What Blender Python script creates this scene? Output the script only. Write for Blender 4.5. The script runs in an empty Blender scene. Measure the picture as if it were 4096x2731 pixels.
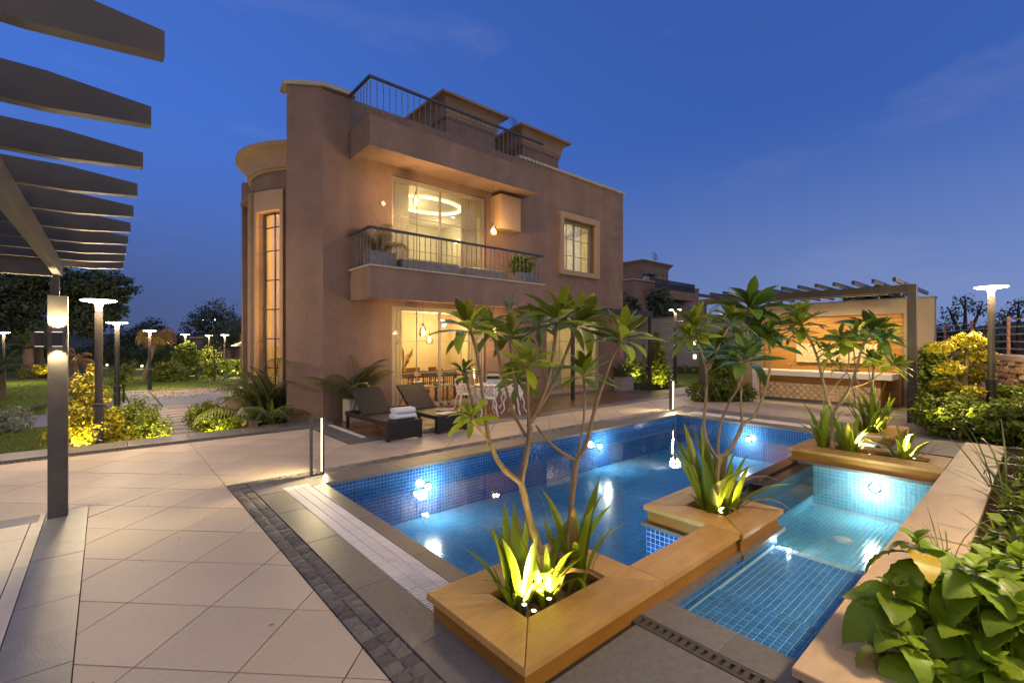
import bpy, bmesh, math, random
import numpy as np
from mathutils import Vector, Matrix
random.seed(7)
rng = np.random.default_rng(11)
R = math.radians
sc = bpy.context.scene
col = sc.collection
# ------------------------------------------------------------------ camera, sky, sun, exposure
cd = bpy.data.cameras.new('camera')
cam = bpy.data.objects.new('camera', cd); col.objects.link(cam); sc.camera = cam
YAW = 48.81
cam.location = (0, 0, 1.8)
cam.rotation_euler = (R(90), 0, R(YAW - 90))
cd.sensor_width = 36; cd.lens = 16.36; cd.shift_y = 0.0011
cd.clip_start = 0.05; cd.clip_end = 2000

w = bpy.data.worlds.new('World'); sc.world = w; w.use_nodes = True
nt = w.node_tree; nd = nt.nodes; lk = nt.links
bg = nd['Background']
sky = nd.new('ShaderNodeTexSky'); sky.sky_type = 'NISHITA'; sky.sun_disc = False
sky.sun_elevation = R(2.0); sky.sun_rotation = R(165); sky.ozone_density = 5.0; sky.dust_density = 0.4
tc = nd.new('ShaderNodeTexCoord')
sep = nd.new('ShaderNodeSeparateXYZ'); lk.new(tc.outputs['Generated'], sep.inputs[0])
mz = nd.new('ShaderNodeMath'); mz.operation = 'MULTIPLY_ADD'; mz.inputs[1].default_value = 0.5; mz.inputs[2].default_value = 0.62
ab = nd.new('ShaderNodeMath'); ab.operation = 'MAXIMUM'; ab.inputs[1].default_value = 0.0
lk.new(sep.outputs[2], ab.inputs[0]); lk.new(ab.outputs[0], mz.inputs[0])
cmb = nd.new('ShaderNodeCombineXYZ')
for i in (0, 1): lk.new(sep.outputs[i], cmb.inputs[i])
lk.new(mz.outputs[0], cmb.inputs[2])
nrm = nd.new('ShaderNodeVectorMath'); nrm.operation = 'NORMALIZE'; lk.new(cmb.outputs[0], nrm.inputs[0])
lk.new(nrm.outputs[0], sky.inputs[0])
tint = nd.new('ShaderNodeMix'); tint.data_type = 'RGBA'; tint.blend_type = 'MULTIPLY'; tint.inputs[0].default_value = 1
lk.new(sky.outputs[0], tint.inputs[6]); tint.inputs[7].default_value = (9.0, 4.1, 4.55, 1)
# dusk haze low over the horizon, a little paler towards where the sun went down
dot = nd.new('ShaderNodeVectorMath'); dot.operation = 'DOT_PRODUCT'; dot.inputs[1].default_value = (0.7525, -0.6586, 0)
lk.new(tc.outputs['Generated'], dot.inputs[0])
ra = nd.new('ShaderNodeMapRange'); ra.inputs[1].default_value = -0.75; ra.inputs[2].default_value = 0.75
lk.new(dot.outputs['Value'], ra.inputs[0])
hz = nd.new('ShaderNodeMix'); hz.data_type = 'RGBA'; lk.new(ra.outputs[0], hz.inputs[0])
hz.inputs[6].default_value = (0.36, 0.52, 1.25, 1); hz.inputs[7].default_value = (1.12, 1.62, 3.2, 1)
rz_ = nd.new('ShaderNodeMapRange'); rz_.inputs[1].default_value = 0.0; rz_.inputs[2].default_value = 0.42
rz_.interpolation_type = 'SMOOTHSTEP'; rz_.inputs[3].default_value = 1; rz_.inputs[4].default_value = 0
lk.new(ab.outputs[0], rz_.inputs[0])
mx = nd.new('ShaderNodeMix'); mx.data_type = 'RGBA'
lk.new(rz_.outputs[0], mx.inputs[0]); lk.new(tint.outputs[2], mx.inputs[6]); lk.new(hz.outputs[2], mx.inputs[7])
# a few thin wisps of cloud
cn = nd.new('ShaderNodeTexNoise'); cn.inputs['Scale'].default_value = 2.2; cn.inputs['Detail'].default_value = 7; cn.inputs['Roughness'].default_value = 0.62
cm_ = nd.new('ShaderNodeMapping'); cm_.inputs['Scale'].default_value = (1, 1, 3.2); lk.new(tc.outputs['Generated'], cm_.inputs[0]); lk.new(cm_.outputs[0], cn.inputs['Vector'])
cr = nd.new('ShaderNodeMapRange'); cr.inputs[1].default_value = 0.56; cr.inputs[2].default_value = 0.80; cr.inputs[4].default_value = 0.22; lk.new(cn.outputs[0], cr.inputs[0])
cx_ = nd.new('ShaderNodeMix'); cx_.data_type = 'RGBA'; lk.new(cr.outputs[0], cx_.inputs[0]); lk.new(mx.outputs[2], cx_.inputs[6]); cx_.inputs[7].default_value = (1.9, 2.0, 3.2, 1)
lk.new(cx_.outputs[2], bg.inputs[0]); bg.inputs[1].default_value = 0.094

sl = bpy.data.lights.new('afterglow', 'SUN'); sl.energy = 0.66; sl.angle = R(110); sl.color = (1.0, 0.80, 0.42)
so = bpy.data.objects.new('afterglow', sl); col.objects.link(so)
so.rotation_euler = Vector((0.25, 0.7, -0.95)).to_track_quat('-Z', 'Y').to_euler()

sc.view_settings.view_transform = 'Standard'; sc.view_settings.look = 'None'
sc.view_settings.gamma = 1; sc.view_settings.exposure = 0.85; sc.view_settings.use_curve_mapping = False
sc.render.engine = 'CYCLES'
cy = sc.cycles
cy.use_denoising = True
try: cy.denoiser = 'OPENIMAGEDENOISE'
except Exception: pass
cy.max_bounces = 7; cy.diffuse_bounces = 3; cy.glossy_bounces = 3; cy.transmission_bounces = 4; cy.transparent_max_bounces = 12
cy.sample_clamp_indirect = 4; cy.sample_clamp_direct = 0; cy.caustics_reflective = False; cy.caustics_refractive = False
cy.use_light_tree = True

# ------------------------------------------------------------------ helpers
MATS = {}
def mat(name, c, c2=None, rough=0.7, scale=6.0, bump=0.0, bscale=None, isl=0.0, objr=0.0, spec=0.4, metal=0.0, stretch=None, det=6.0, transl=0.0, bdist=0.01, stain=0.0, streak=0.0):
    """procedural material: two colours through noise, per-island / per-object value shift, noise bump"""
    m = bpy.data.materials.new(name); m.use_nodes = True; t = m.node_tree; n = t.nodes; l = t.links
    b = n['Principled BSDF']; b.inputs['Roughness'].default_value = rough; b.inputs['Metallic'].default_value = metal
    b.inputs['Specular IOR Level'].default_value = spec
    co = n.new('ShaderNodeTexCoord'); vec = co.outputs['Object']
    if stretch:
        mp = n.new('ShaderNodeMapping'); mp.inputs['Scale'].default_value = stretch; l.new(vec, mp.inputs[0]); vec = mp.outputs[0]
    nz = n.new('ShaderNodeTexNoise'); nz.inputs['Scale'].default_value = scale; nz.inputs['Detail'].default_value = det; nz.inputs['Roughness'].default_value = 0.65
    l.new(vec, nz.inputs['Vector'])
    rp = n.new('ShaderNodeMapRange'); rp.inputs[1].default_value = 0.3; rp.inputs[2].default_value = 0.7; l.new(nz.outputs[0], rp.inputs[0])
    mxn = n.new('ShaderNodeMix'); mxn.data_type = 'RGBA'; l.new(rp.outputs[0], mxn.inputs[0])
    mxn.inputs[6].default_value = (*c, 1); mxn.inputs[7].default_value = (*(c2 or c), 1)
    out = mxn.outputs[2]
    def hsv(src, amt, sock):
        h = n.new('ShaderNodeHueSaturation'); r = n.new('ShaderNodeMapRange')
        r.inputs[3].default_value = 1 - amt; r.inputs[4].default_value = 1 + amt
        l.new(sock, r.inputs[0]); l.new(r.outputs[0], h.inputs['Value']); l.new(src, h.inputs['Color']); return h.outputs[0]
    if isl:
        g = n.new('ShaderNodeNewGeometry'); out = hsv(out, isl, g.outputs['Random Per Island'])
    if objr:
        g = n.new('ShaderNodeObjectInfo'); out = hsv(out, objr, g.outputs['Random'])
    if stain:
        n2 = n.new('ShaderNodeTexNoise'); n2.inputs['Scale'].default_value = 0.7; n2.inputs['Detail'].default_value = 5
        l.new(co.outputs['Object'], n2.inputs['Vector']); out = hsv(out, stain, n2.outputs[0])
    if streak:
        m3 = n.new('ShaderNodeMapping'); m3.inputs['Scale'].default_value = (2.6, 2.6, 0.22); l.new(co.outputs['Object'], m3.inputs[0])
        n3 = n.new('ShaderNodeTexNoise'); n3.inputs['Scale'].default_value = 1.0; n3.inputs['Detail'].default_value = 6; l.new(m3.outputs[0], n3.inputs['Vector']); out = hsv(out, streak, n3.outputs[0])
    l.new(out, b.inputs['Base Color'])
    if bump:
        nb = n.new('ShaderNodeTexNoise'); nb.inputs['Scale'].default_value = bscale or scale * 4; nb.inputs['Detail'].default_value = 4
        l.new(co.outputs['Object'], nb.inputs['Vector'])
        bp = n.new('ShaderNodeBump'); bp.inputs['Strength'].default_value = bump; bp.inputs['Distance'].default_value = bdist
        l.new(nb.outputs[0], bp.inputs['Height']); l.new(bp.outputs[0], b.inputs['Normal'])
    if transl:
        tr = n.new('ShaderNodeBsdfTranslucent'); l.new(out, tr.inputs[0])
        ms = n.new('ShaderNodeMixShader'); ms.inputs[0].default_value = transl
        l.new(b.outputs[0], ms.inputs[1]); l.new(tr.outputs[0], ms.inputs[2]); l.new(ms.outputs[0], n['Material Output'].inputs[0])
    MATS[name] = m
    return m
def emit(name, c, s):
    m = bpy.data.materials.new(name); m.use_nodes = True; n = m.node_tree.nodes
    b = n['Principled BSDF']; b.inputs['Base Color'].default_value = (*c, 1)
    b.inputs['Emission Color'].default_value = (*c, 1); b.inputs['Emission Strength'].default_value = s
    MATS[name] = m; return m
def glassy(name, tintc, ior=1.33, rough=0.0, wave=0.0, wscale=3.0, boost=1.0):
    m = bpy.data.materials.new(name); m.use_nodes = True; t = m.node_tree; n = t.nodes; l = t.links
    n.remove(n['Principled BSDF'])
    tr = n.new('ShaderNodeBsdfTransparent'); tr.inputs[0].default_value = (*tintc, 1)
    gl = n.new('ShaderNodeBsdfGlossy'); gl.inputs['Roughness'].default_value = rough
    fr = n.new('ShaderNodeFresnel'); fr.inputs[0].default_value = ior
    ms = n.new('ShaderNodeMixShader')
    mb = n.new('ShaderNodeMath'); mb.operation = 'MULTIPLY'; mb.inputs[1].default_value = boost; mb.use_clamp = True
    l.new(fr.outputs[0], mb.inputs[0]); l.new(mb.outputs[0], ms.inputs[0]); l.new(tr.outputs[0], ms.inputs[1]); l.new(gl.outputs[0], ms.inputs[2])
    l.new(ms.outputs[0], n['Material Output'].inputs[0])
    if wave:
        co = n.new('ShaderNodeTexCoord'); nz = n.new('ShaderNodeTexNoise'); nz.inputs['Scale'].default_value = wscale; nz.inputs['Detail'].default_value = 3
        l.new(co.outputs['Object'], nz.inputs['Vector'])
        bp = n.new('ShaderNodeBump'); bp.inputs['Strength'].default_value = wave; bp.inputs['Distance'].default_value = 0.02
        l.new(nz.outputs[0], bp.inputs['Height']); l.new(bp.outputs[0], gl.inputs['Normal']); l.new(bp.outputs[0], fr.inputs['Normal'])
    MATS[name] = m; return m

def wloc(o):
    v = Vector((0, 0, 0))
    while o is not None:
        v += o.location; o = o.parent
    return v
class MB:
    def __init__(s): s.v = []; s.f = []; s.fr = None
    def frame(s, org, ax, ay):
        s.fr = (Vector(org), Vector(ax), Vector(ay), Vector(ax).cross(Vector(ay))); return s
    def _p(s, p):
        if s.fr: o, a, b, c = s.fr; p = o + a * p[0] + b * p[1] + c * p[2]
        s.v.append(tuple(p))
    def add(s, vs, fs):
        k = len(s.v)
        for p in vs: s._p(p)
        s.f += [tuple(i + k for i in f) for f in fs]; return s
    def box(s, x0, x1, y0, y1, z0, z1):
        return s.add([(x0,y0,z0),(x1,y0,z0),(x1,y1,z0),(x0,y1,z0),(x0,y0,z1),(x1,y0,z1),(x1,y1,z1),(x0,y1,z1)],
                     [(0,3,2,1),(4,5,6,7),(0,1,5,4),(1,2,6,5),(2,3,7,6),(3,0,4,7)])
    def bev(s, x0, x1, y0, y1, z0, z1, b=0.006):
        "box with chamfered top edges"
        return s.add([(x0,y0,z0),(x1,y0,z0),(x1,y1,z0),(x0,y1,z0),(x0,y0,z1-b),(x1,y0,z1-b),(x1,y1,z1-b),(x0,y1,z1-b),
                      (x0+b,y0+b,z1),(x1-b,y0+b,z1),(x1-b,y1-b,z1),(x0+b,y1-b,z1)],
                     [(0,3,2,1),(0,1,5,4),(1,2,6,5),(2,3,7,6),(3,0,4,7),(4,5,9,8),(5,6,10,9),(6,7,11,10),(7,4,8,11),(8,9,10,11)])
    def prism(s, poly, z0, z1):
        n = len(poly)
        return s.add([(x,y,z0) for x,y in poly] + [(x,y,z1) for x,y in poly],
                     [tuple(range(n-1,-1,-1)), tuple(range(n,2*n))] + [(i,(i+1)%n,(i+1)%n+n,i+n) for i in range(n)])
    def tube(s, pts, rad, n=8, cap=True):
        pts = [Vector(p) for p in pts]
        if not hasattr(rad, '__len__'): rad = [rad] * len(pts)
        k = len(s.v); side = None
        for i, p in enumerate(pts):
            t = (pts[min(i+1, len(pts)-1)] - pts[max(i-1, 0)]).normalized()
            if side is None:
                side = t.orthogonal().normalized()
            side = (side - t * side.dot(t)).normalized(); up = t.cross(side)
            for j in range(n):
                a = 2 * math.pi * j / n
                s._p(p + (side * math.cos(a) + up * math.sin(a)) * rad[i])
        for i in range(len(pts) - 1):
            for j in range(n):
                a = k + i*n + j; b = k + i*n + (j+1) % n
                s.f.append((a, b, b + n, a + n))
        if cap:
            s.f.append(tuple(k + j for j in range(n-1, -1, -1))); s.f.append(tuple(k + (len(pts)-1)*n + j for j in range(n)))
        return s
    def lathe(s, prof, c, n=16, cap=True):
        k = len(s.v)
        for r, z in prof:
            for j in range(n):
                a = 2*math.pi*j/n; s._p((c[0] + r*math.cos(a), c[1] + r*math.sin(a), c[2] + z))
        for i in range(len(prof)-1):
            for j in range(n):
                a = k+i*n+j; b = k+i*n+(j+1)%n; s.f.append((a, b, b+n, a+n))
        if cap:
            s.f.append(tuple(k+j for j in range(n-1,-1,-1))); s.f.append(tuple(k+(len(prof)-1)*n+j for j in range(n)))
        return s
    def sphere(s, c, r, n=10, m=6):
        r = r if hasattr(r, '__len__') else (r, r, r)
        k = len(s.v)
        for i in range(m+1):
            th = math.pi*i/m
            for j in range(n):
                a = 2*math.pi*j/n
                s._p((c[0]+r[0]*math.sin(th)*math.cos(a), c[1]+r[1]*math.sin(th)*math.sin(a), c[2]-r[2]*math.cos(th)))
        for i in range(m):
            for j in range(n):
                a = k+i*n+j; b = k+i*n+(j+1)%n; s.f.append((a, b, b+n, a+n))
        return s
    def mesh(s, name, m, off=(0,0,0), smooth=False):
        me = bpy.data.meshes.new(name); ox, oy, oz = off
        me.from_pydata([(x-ox, y-oy, z-oz) for x, y, z in s.v], [], s.f); me.update()
        me.materials.append(MATS[m] if isinstance(m, str) else m)
        if smooth:
            me.polygons.foreach_set('use_smooth', [True]*len(me.polygons))
            try: me.set_sharp_from_angle(angle=R(40))
            except Exception: pass
        return me
    def build(s, name, m, parent=None, smooth=False, loc=None, label=None, kind=None):
        off = wloc(parent) if parent else Vector(loc or (0,0,0))
        o = bpy.data.objects.new(name, s.mesh(name, m, off, smooth)); col.objects.link(o)
        if parent: o.parent = parent
        else: o.location = off
        if label: o['label'] = label
        if kind: o['kind'] = kind
        return o
def tag(o, label=None, cat=None, group=None, kind=None):
    for k, v in (('label', label), ('category', cat), ('group', group), ('kind', kind)):
        if v: o[k] = v
    return o
def thing(name, label, cat, loc=(0,0,0), group=None, kind=None):
    o = bpy.data.objects.new(name, None); col.objects.link(o); o.location = loc; o.empty_display_size = 0.1
    return tag(o, label, cat, group, kind)
def structure(name, label=None):
    o = bpy.data.objects.new(name, None); col.objects.link(o); o['kind'] = 'structure'
    if label: o['label'] = label
    return o
def inst(name, me, parent, M, label=None):
    o = bpy.data.objects.new(name, me); col.objects.link(o); o.parent = parent; o.matrix_local = M
    if label: o['label'] = label
    return o
def copy_tree(o, parent=None):
    c = o.copy(); col.objects.link(c)
    if parent: c.parent = parent
    for ch in list(o.children): copy_tree(ch, c)
    return c
def dup(o, loc, rz=0, label=None, sc_=None):
    c = copy_tree(o); c.location = loc; c.rotation_euler = (0, 0, rz)
    if sc_: c.scale = sc_
    if label: c['label'] = label
    return c
def lamp(name, kind, loc, energy, color, parent=None, size=0.05, aim=None, spot=None, blend=0.5, sx=None):
    L = bpy.data.lights.new(name, kind); L.energy = energy; L.color = color
    if kind == 'AREA':
        L.size = size
        if sx: L.shape = 'RECTANGLE'; L.size_y = sx
    else: L.shadow_soft_size = size
    if kind == 'SPOT': L.spot_size = R(spot or 90); L.spot_blend = blend
    o = bpy.data.objects.new(name, L); col.objects.link(o)
    off = wloc(parent) if parent else Vector((0,0,0))
    if parent: o.parent = parent
    o.location = Vector(loc) - off
    if aim is not None: o.rotation_euler = (Vector(aim)).to_track_quat('-Z', 'Y').to_euler()
    return o
def mdir(pos, x, up=(0,0,1), s=1.0, roll=0.0):
    "matrix whose +X runs along x, +Z as near to up as can be"
    X = Vector(x).normalized(); U = Vector(up)
    if abs(X.dot(U.normalized())) > 0.98: U = Vector((0.3, 0.9, 0.1))
    Y = U.cross(X).normalized(); Z = X.cross(Y)
    if roll:
        c_, s_ = math.cos(roll), math.sin(roll); Y, Z = Y*c_ + Z*s_, Z*c_ - Y*s_
    m = Matrix(((X.x,Y.x,Z.x,0),(X.y,Y.y,Z.y,0),(X.z,Y.z,Z.z,0),(0,0,0,1)))
    return Matrix.Translation(pos) @ m @ Matrix.Scale(s, 4)

# ------------------------------------------------------------------ materials
WARM = (1.0, 0.72, 0.36); YEL = (1.0, 0.80, 0.22); AMB = (1.0, 0.60, 0.22)
mat('stucco', (0.25,0.166,0.130), (0.19,0.126,0.10), rough=0.9, scale=1.3, bump=0.9, bscale=30, spec=0.15, stain=0.2, bdist=0.03, streak=0.22)
mat('stucco_pale', (0.30,0.20,0.14), (0.25,0.165,0.12), rough=0.9, scale=2, bump=0.3, bscale=40, spec=0.15)
mat('stucco_light', (0.40,0.27,0.175), (0.35,0.24,0.155), rough=0.85, scale=2, bump=0.15, bscale=40, spec=0.2)
mat('coping_stone', (0.42,0.36,0.30), (0.32,0.28,0.24), rough=0.7, scale=4)
mat('paving', (0.48,0.395,0.30), (0.425,0.345,0.265), rough=0.55, scale=30, bump=0.12, bscale=160, objr=0.05, spec=0.35, det=8, bdist=0.004, stain=0.20)
mat('joint', (0.03,0.024,0.02), rough=0.95)
mat('paving_white', (0.58,0.52,0.42), (0.52,0.46,0.38), rough=0.6, scale=8, objr=0.05)
mat('slate', (0.17,0.165,0.17), (0.105,0.105,0.11), rough=0.42, scale=5, bump=0.25, bscale=70, objr=0.08, spec=0.5, bdist=0.006)
mat('granite', (0.19,0.17,0.15), (0.125,0.115,0.105), rough=0.5, scale=22, bump=0.2, bscale=120, objr=0.08, spec=0.45, bdist=0.004, stain=0.15)
mat('granite_dark', (0.014,0.013,0.014), (0.026,0.023,0.023), rough=0.2, scale=14, spec=0.35)
mat('sandstone_pale', (0.56,0.40,0.235), (0.45,0.31,0.175), rough=0.5, scale=3.2, bump=0.1, bscale=60, stretch=(1,4,1), objr=0.08, spec=0.4, bdist=0.004, stain=0.3)
mat('cobble', (0.34,0.305,0.275), (0.14,0.128,0.12), rough=0.75, scale=26, bump=0.9, bscale=40, objr=0.28, spec=0.35, bdist=0.02)
mat('grate_white', (0.78,0.74,0.72), (0.70,0.66,0.64), rough=0.5, scale=10, objr=0.05)
mat('iron_grate', (0.055,0.045,0.035), (0.09,0.075,0.055), rough=0.7, scale=30)
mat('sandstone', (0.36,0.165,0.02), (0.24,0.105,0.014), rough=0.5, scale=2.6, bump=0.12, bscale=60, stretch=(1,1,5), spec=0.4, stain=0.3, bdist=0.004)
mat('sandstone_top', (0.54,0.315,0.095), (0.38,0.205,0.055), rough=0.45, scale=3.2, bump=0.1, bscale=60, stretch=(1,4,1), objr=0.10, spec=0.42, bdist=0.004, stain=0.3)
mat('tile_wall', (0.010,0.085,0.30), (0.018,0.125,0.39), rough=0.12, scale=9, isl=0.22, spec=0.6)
mat('tile_floor', (0.06,0.24,0.48), (0.085,0.30,0.54), rough=0.2, scale=4, isl=0.12, spec=0.5)  # paler than the wall tile: light in the water put into the colour
mat('tile_spa', (0.16,0.45,0.58), (0.20,0.52,0.64), rough=0.2, scale=4, isl=0.10, spec=0.5)
mat('tile_step', (0.06,0.22,0.52), (0.09,0.28,0.60), rough=0.15, scale=9, objr=0.2, isl=0.12, spec=0.6)
mat('tile_pale', (0.50,0.66,0.74), (0.45,0.62,0.70), rough=0.2, scale=9, isl=0.1)
mat('grout_blue', (0.22,0.34,0.52), (0.18,0.30,0.48), rough=0.8, scale=10)
mat('grout', (0.55,0.64,0.74), (0.48,0.58,0.70), rough=0.8, scale=10)
mat('steel_dark', (0.044,0.037,0.034), (0.022,0.02,0.021), rough=0.42, scale=5, stain=0.35, spec=0.5, bump=0.06, bscale=200, bdist=0.003)
mat('steel_post', (0.085,0.074,0.066), (0.05,0.044,0.042), rough=0.4, scale=6, stain=0.3, spec=0.5, bump=0.15, bscale=160, bdist=0.003)
mat('lamp_black', (0.03,0.028,0.028), (0.05,0.046,0.043), rough=0.45, scale=40, spec=0.45)
mat('lamp_grey', (0.034,0.03,0.028), (0.055,0.048,0.042), rough=0.5, scale=60, spec=0.45)
mat('white_plastic', (0.74,0.70,0.64), rough=0.4)
mat('rail_iron', (0.10,0.10,0.11), (0.14,0.14,0.15), rough=0.5, scale=20)
mat('rail_dark', (0.035,0.042,0.05), rough=0.4)
mat('alu', (0.34,0.30,0.24), (0.30,0.265,0.215), rough=0.4, scale=8)
mat('deck', (0.145,0.075,0.042), (0.085,0.045,0.028), rough=0.32, scale=3, stretch=(1,7,1), objr=0.25, spec=0.5)
mat('rattan', (0.018,0.016,0.018), (0.034,0.028,0.028), rough=0.6, scale=60, bump=0.8, bscale=150, spec=0.25, bdist=0.006)
mat('towel', (0.78,0.77,0.78), (0.70,0.69,0.70), rough=0.95, scale=20, bump=0.5, bscale=200, spec=0.1, bdist=0.004)
mat('iron_white', (0.74,0.72,0.70), (0.66,0.64,0.62), rough=0.4, scale=30)
mat('concrete_pot', (0.33,0.31,0.30), (0.24,0.23,0.225), rough=0.85, scale=8, bump=0.2)
mat('pale_pot', (0.50,0.44,0.37), (0.38,0.33,0.28), rough=0.85, scale=6, bump=0.2)
mat('ceramic', (0.74,0.70,0.66), rough=0.35)
mat('soil', (0.075,0.045,0.028), (0.13,0.085,0.05), rough=1, scale=14, bump=0.8, bscale=30, spec=0.05, bdist=0.03)
mat('lawn', (0.085,0.13,0.014), (0.12,0.165,0.02), rough=0.95, scale=1.2, bump=0.9, bscale=40, spec=0.1, bdist=0.04)
mat('field', (0.05,0.06,0.03), (0.08,0.085,0.045), rough=1, scale=0.06, spec=0.05)
mat('path', (0.42,0.36,0.31), (0.36,0.31,0.27), rough=0.75, scale=2, bump=0.1)
mat('path_red', (0.36,0.23,0.17), (0.30,0.20,0.155), rough=0.75, scale=1.5, objr=0.1)
mat('path_grey', (0.30,0.285,0.29), (0.24,0.23,0.235), rough=0.75, scale=1.5, objr=0.1)
mat('bark', (0.17,0.115,0.06), (0.27,0.20,0.12), rough=0.8, scale=18, bump=0.6, bscale=60, stretch=(1,1,0.6), spec=0.25, bdist=0.008)
mat('bark_dark', (0.055,0.043,0.034), (0.09,0.07,0.055), rough=0.9, scale=8, bump=0.5, spec=0.1)
mat('palm_trunk', (0.12,0.075,0.05), (0.20,0.13,0.09), rough=0.95, scale=9, bump=0.9, bscale=14, bdist=0.04)
def leafmat(name, a, b, tr=0.35, rough=0.4, spec=0.4, objr=0.25, isl=0.0, scale=6): mat(name, a, b, rough=rough, scale=scale, transl=tr, spec=spec, objr=objr, isl=isl)
leafmat('plumeria', (0.17,0.21,0.014), (0.21,0.25,0.018), objr=0.42)
leafmat('plumeria_dark', (0.06,0.115,0.016), (0.085,0.145,0.018), objr=0.4)
leafmat('strap', (0.17,0.23,0.014), (0.21,0.27,0.018), tr=0.5, objr=0.3)
leafmat('strap_dry', (0.30,0.20,0.07), (0.22,0.13,0.05), objr=0.2)
leafmat('broadleaf', (0.17,0.265,0.014), (0.21,0.31,0.018), tr=0.35, rough=0.36, objr=0.3, scale=14)
leafmat('broadleaf_yellow', (0.55,0.40,0.03), (0.45,0.33,0.03))
leafmat('hedge_leaf', (0.14,0.175,0.016), (0.18,0.22,0.02), isl=0.45, objr=0)
leafmat('gold_leaf', (0.40,0.33,0.018), (0.28,0.26,0.018), isl=0.4, objr=0)
leafmat('green_leaf', (0.125,0.175,0.018), (0.165,0.21,0.022), isl=0.45, objr=0)
leafmat('dark_leaf', (0.034,0.052,0.02), (0.05,0.07,0.026), isl=0.5, objr=0, tr=0.2)
leafmat('silver_leaf', (0.22,0.25,0.16), (0.28,0.30,0.2), isl=0.3, objr=0)
leafmat('palm_leaf', (0.085,0.105,0.026), (0.115,0.125,0.035), objr=0.35, isl=0.2)
leafmat('palm_dry', (0.26,0.16,0.075), (0.20,0.12,0.055), objr=0.3)
leafmat('grass_blade', (0.11,0.15,0.03), (0.16,0.18,0.05), objr=0.35)
leafmat('bronze_leaf', (0.14,0.07,0.03), (0.09,0.06,0.025), objr=0.35)
emit('lamp_glow', (1.0,0.80,0.52), 10); emit('strip_glow', (1.0,0.82,0.50), 5); emit('bulb_glow', (1.0,0.70,0.28), 30)
emit('shade_glow', (1.0,0.66,0.22), 2.2); emit('pool_lens', (0.95,0.95,0.72), 26); emit('cove_glow', (1.0,0.80,0.36), 2.6); emit('niche_glow', (1.0,0.86,0.60), 1.6); emit('spike_glow', (1.0,0.72,0.36), 8); emit('cold_glow', (0.75,0.88,1.0), 18)
glassy('water', (0.80,0.94,1.0), 1.33, 0.0, wave=0.07, wscale=2.6)
glassy('spa_water', (0.85,0.97,1.0), 1.33, 0.0, wave=0.08, wscale=3.0)
glassy('pane', (0.95,0.95,0.93), 1.5, 0.0, boost=0.45)
glassy('wine_glass', (0.95,0.95,0.95), 1.5, 0.02)
mat('wine', (0.45,0.03,0.02), rough=0.1)
mat('room_wall', (0.56,0.46,0.30), (0.48,0.39,0.26), rough=0.9, scale=1.2, spec=0.1, stain=0.15)
mat('room_wall_pale', (0.62,0.57,0.40), (0.58,0.53,0.38), rough=0.9, scale=1.5, spec=0.1)
mat('room_ceiling', (0.62,0.56,0.44), rough=0.9); mat('room_floor', (0.24,0.11,0.06), (0.18,0.08,0.045), rough=0.35, scale=2, stretch=(1,6,1))
mat('curtain', (0.62,0.55,0.42), (0.56,0.49,0.37), rough=0.95, spec=0.05, transl=0.3)
mat('wood_dark', (0.10,0.045,0.022), (0.15,0.07,0.035), rough=0.45, scale=5, stretch=(1,6,1))
mat('cushion', (0.40,0.34,0.27), rough=0.95)
mat('pampas', (0.55,0.42,0.24), (0.45,0.34,0.19), rough=1, transl=0.3)
mat('gold_glass', (0.60,0.38,0.06), rough=0.15, metal=0.4); mat('bottle_glass', (0.02,0.025,0.015), rough=0.1, spec=0.6)
mat('mint', (0.30,0.46,0.33), rough=0.4); mat('brick_paper', (0.42,0.24,0.15), (0.30,0.17,0.11), rough=0.9, scale=26)
mat('oven_black', (0.02,0.02,0.022), rough=0.25); mat('oven_grey', (0.42,0.41,0.40), rough=0.35, metal=0.3)
mat('wall_panel', (0.30,0.255,0.235), (0.25,0.215,0.20), rough=0.8, scale=1.2, bump=0.08, objr=0.04, spec=0.2)
mat('frame_plaster', (0.27,0.215,0.155), (0.23,0.185,0.135), rough=0.85, scale=2, bump=0.1, spec=0.2, stain=0.06)
mat('bar_stone', (0.46,0.235,0.055), (0.20,0.088,0.02), rough=0.5, scale=1.6, stretch=(0.5,0.5,9), spec=0.35, det=9)
mat('mosaic', (0.66,0.50,0.30), (0.56,0.41,0.23), rough=0.55, scale=12, objr=0.14)
mat('counter_white', (0.76,0.70,0.60), (0.70,0.64,0.55), rough=0.35, scale=5)
mat('chrome', (0.7,0.7,0.7), rough=0.15, metal=1.0)
mat('rubble', (0.36,0.24,0.15), (0.24,0.155,0.10), rough=0.9, scale=9, bump=0.6, objr=0.3, spec=0.15, bdist=0.02)
mat('mortar', (0.13,0.095,0.07), rough=1, scale=20, bump=0.5)
mat('rust_steel', (0.33,0.14,0.09), (0.26,0.11,0.07), rough=0.7, scale=12)
mat('wire', (0.42,0.42,0.43), rough=0.4, metal=0.5)
mat('neighbour', (0.26,0.16,0.12), (0.21,0.13,0.10), rough=0.9, scale=1.5, spec=0.1, stain=0.1); mat('window_dark', (0.03,0.035,0.045), rough=0.1, spec=0.6)
mat('hill', (0.055,0.06,0.07), (0.07,0.075,0.08), rough=1, scale=0.02, spec=0)
mat('paper', (0.6,0.55,0.48), (0.25,0.2,0.18), rough=0.4, scale=22); mat('dish', (0.12,0.12,0.13), rough=0.5); mat('tank_white', (0.62,0.64,0.68), rough=0.5)
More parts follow.
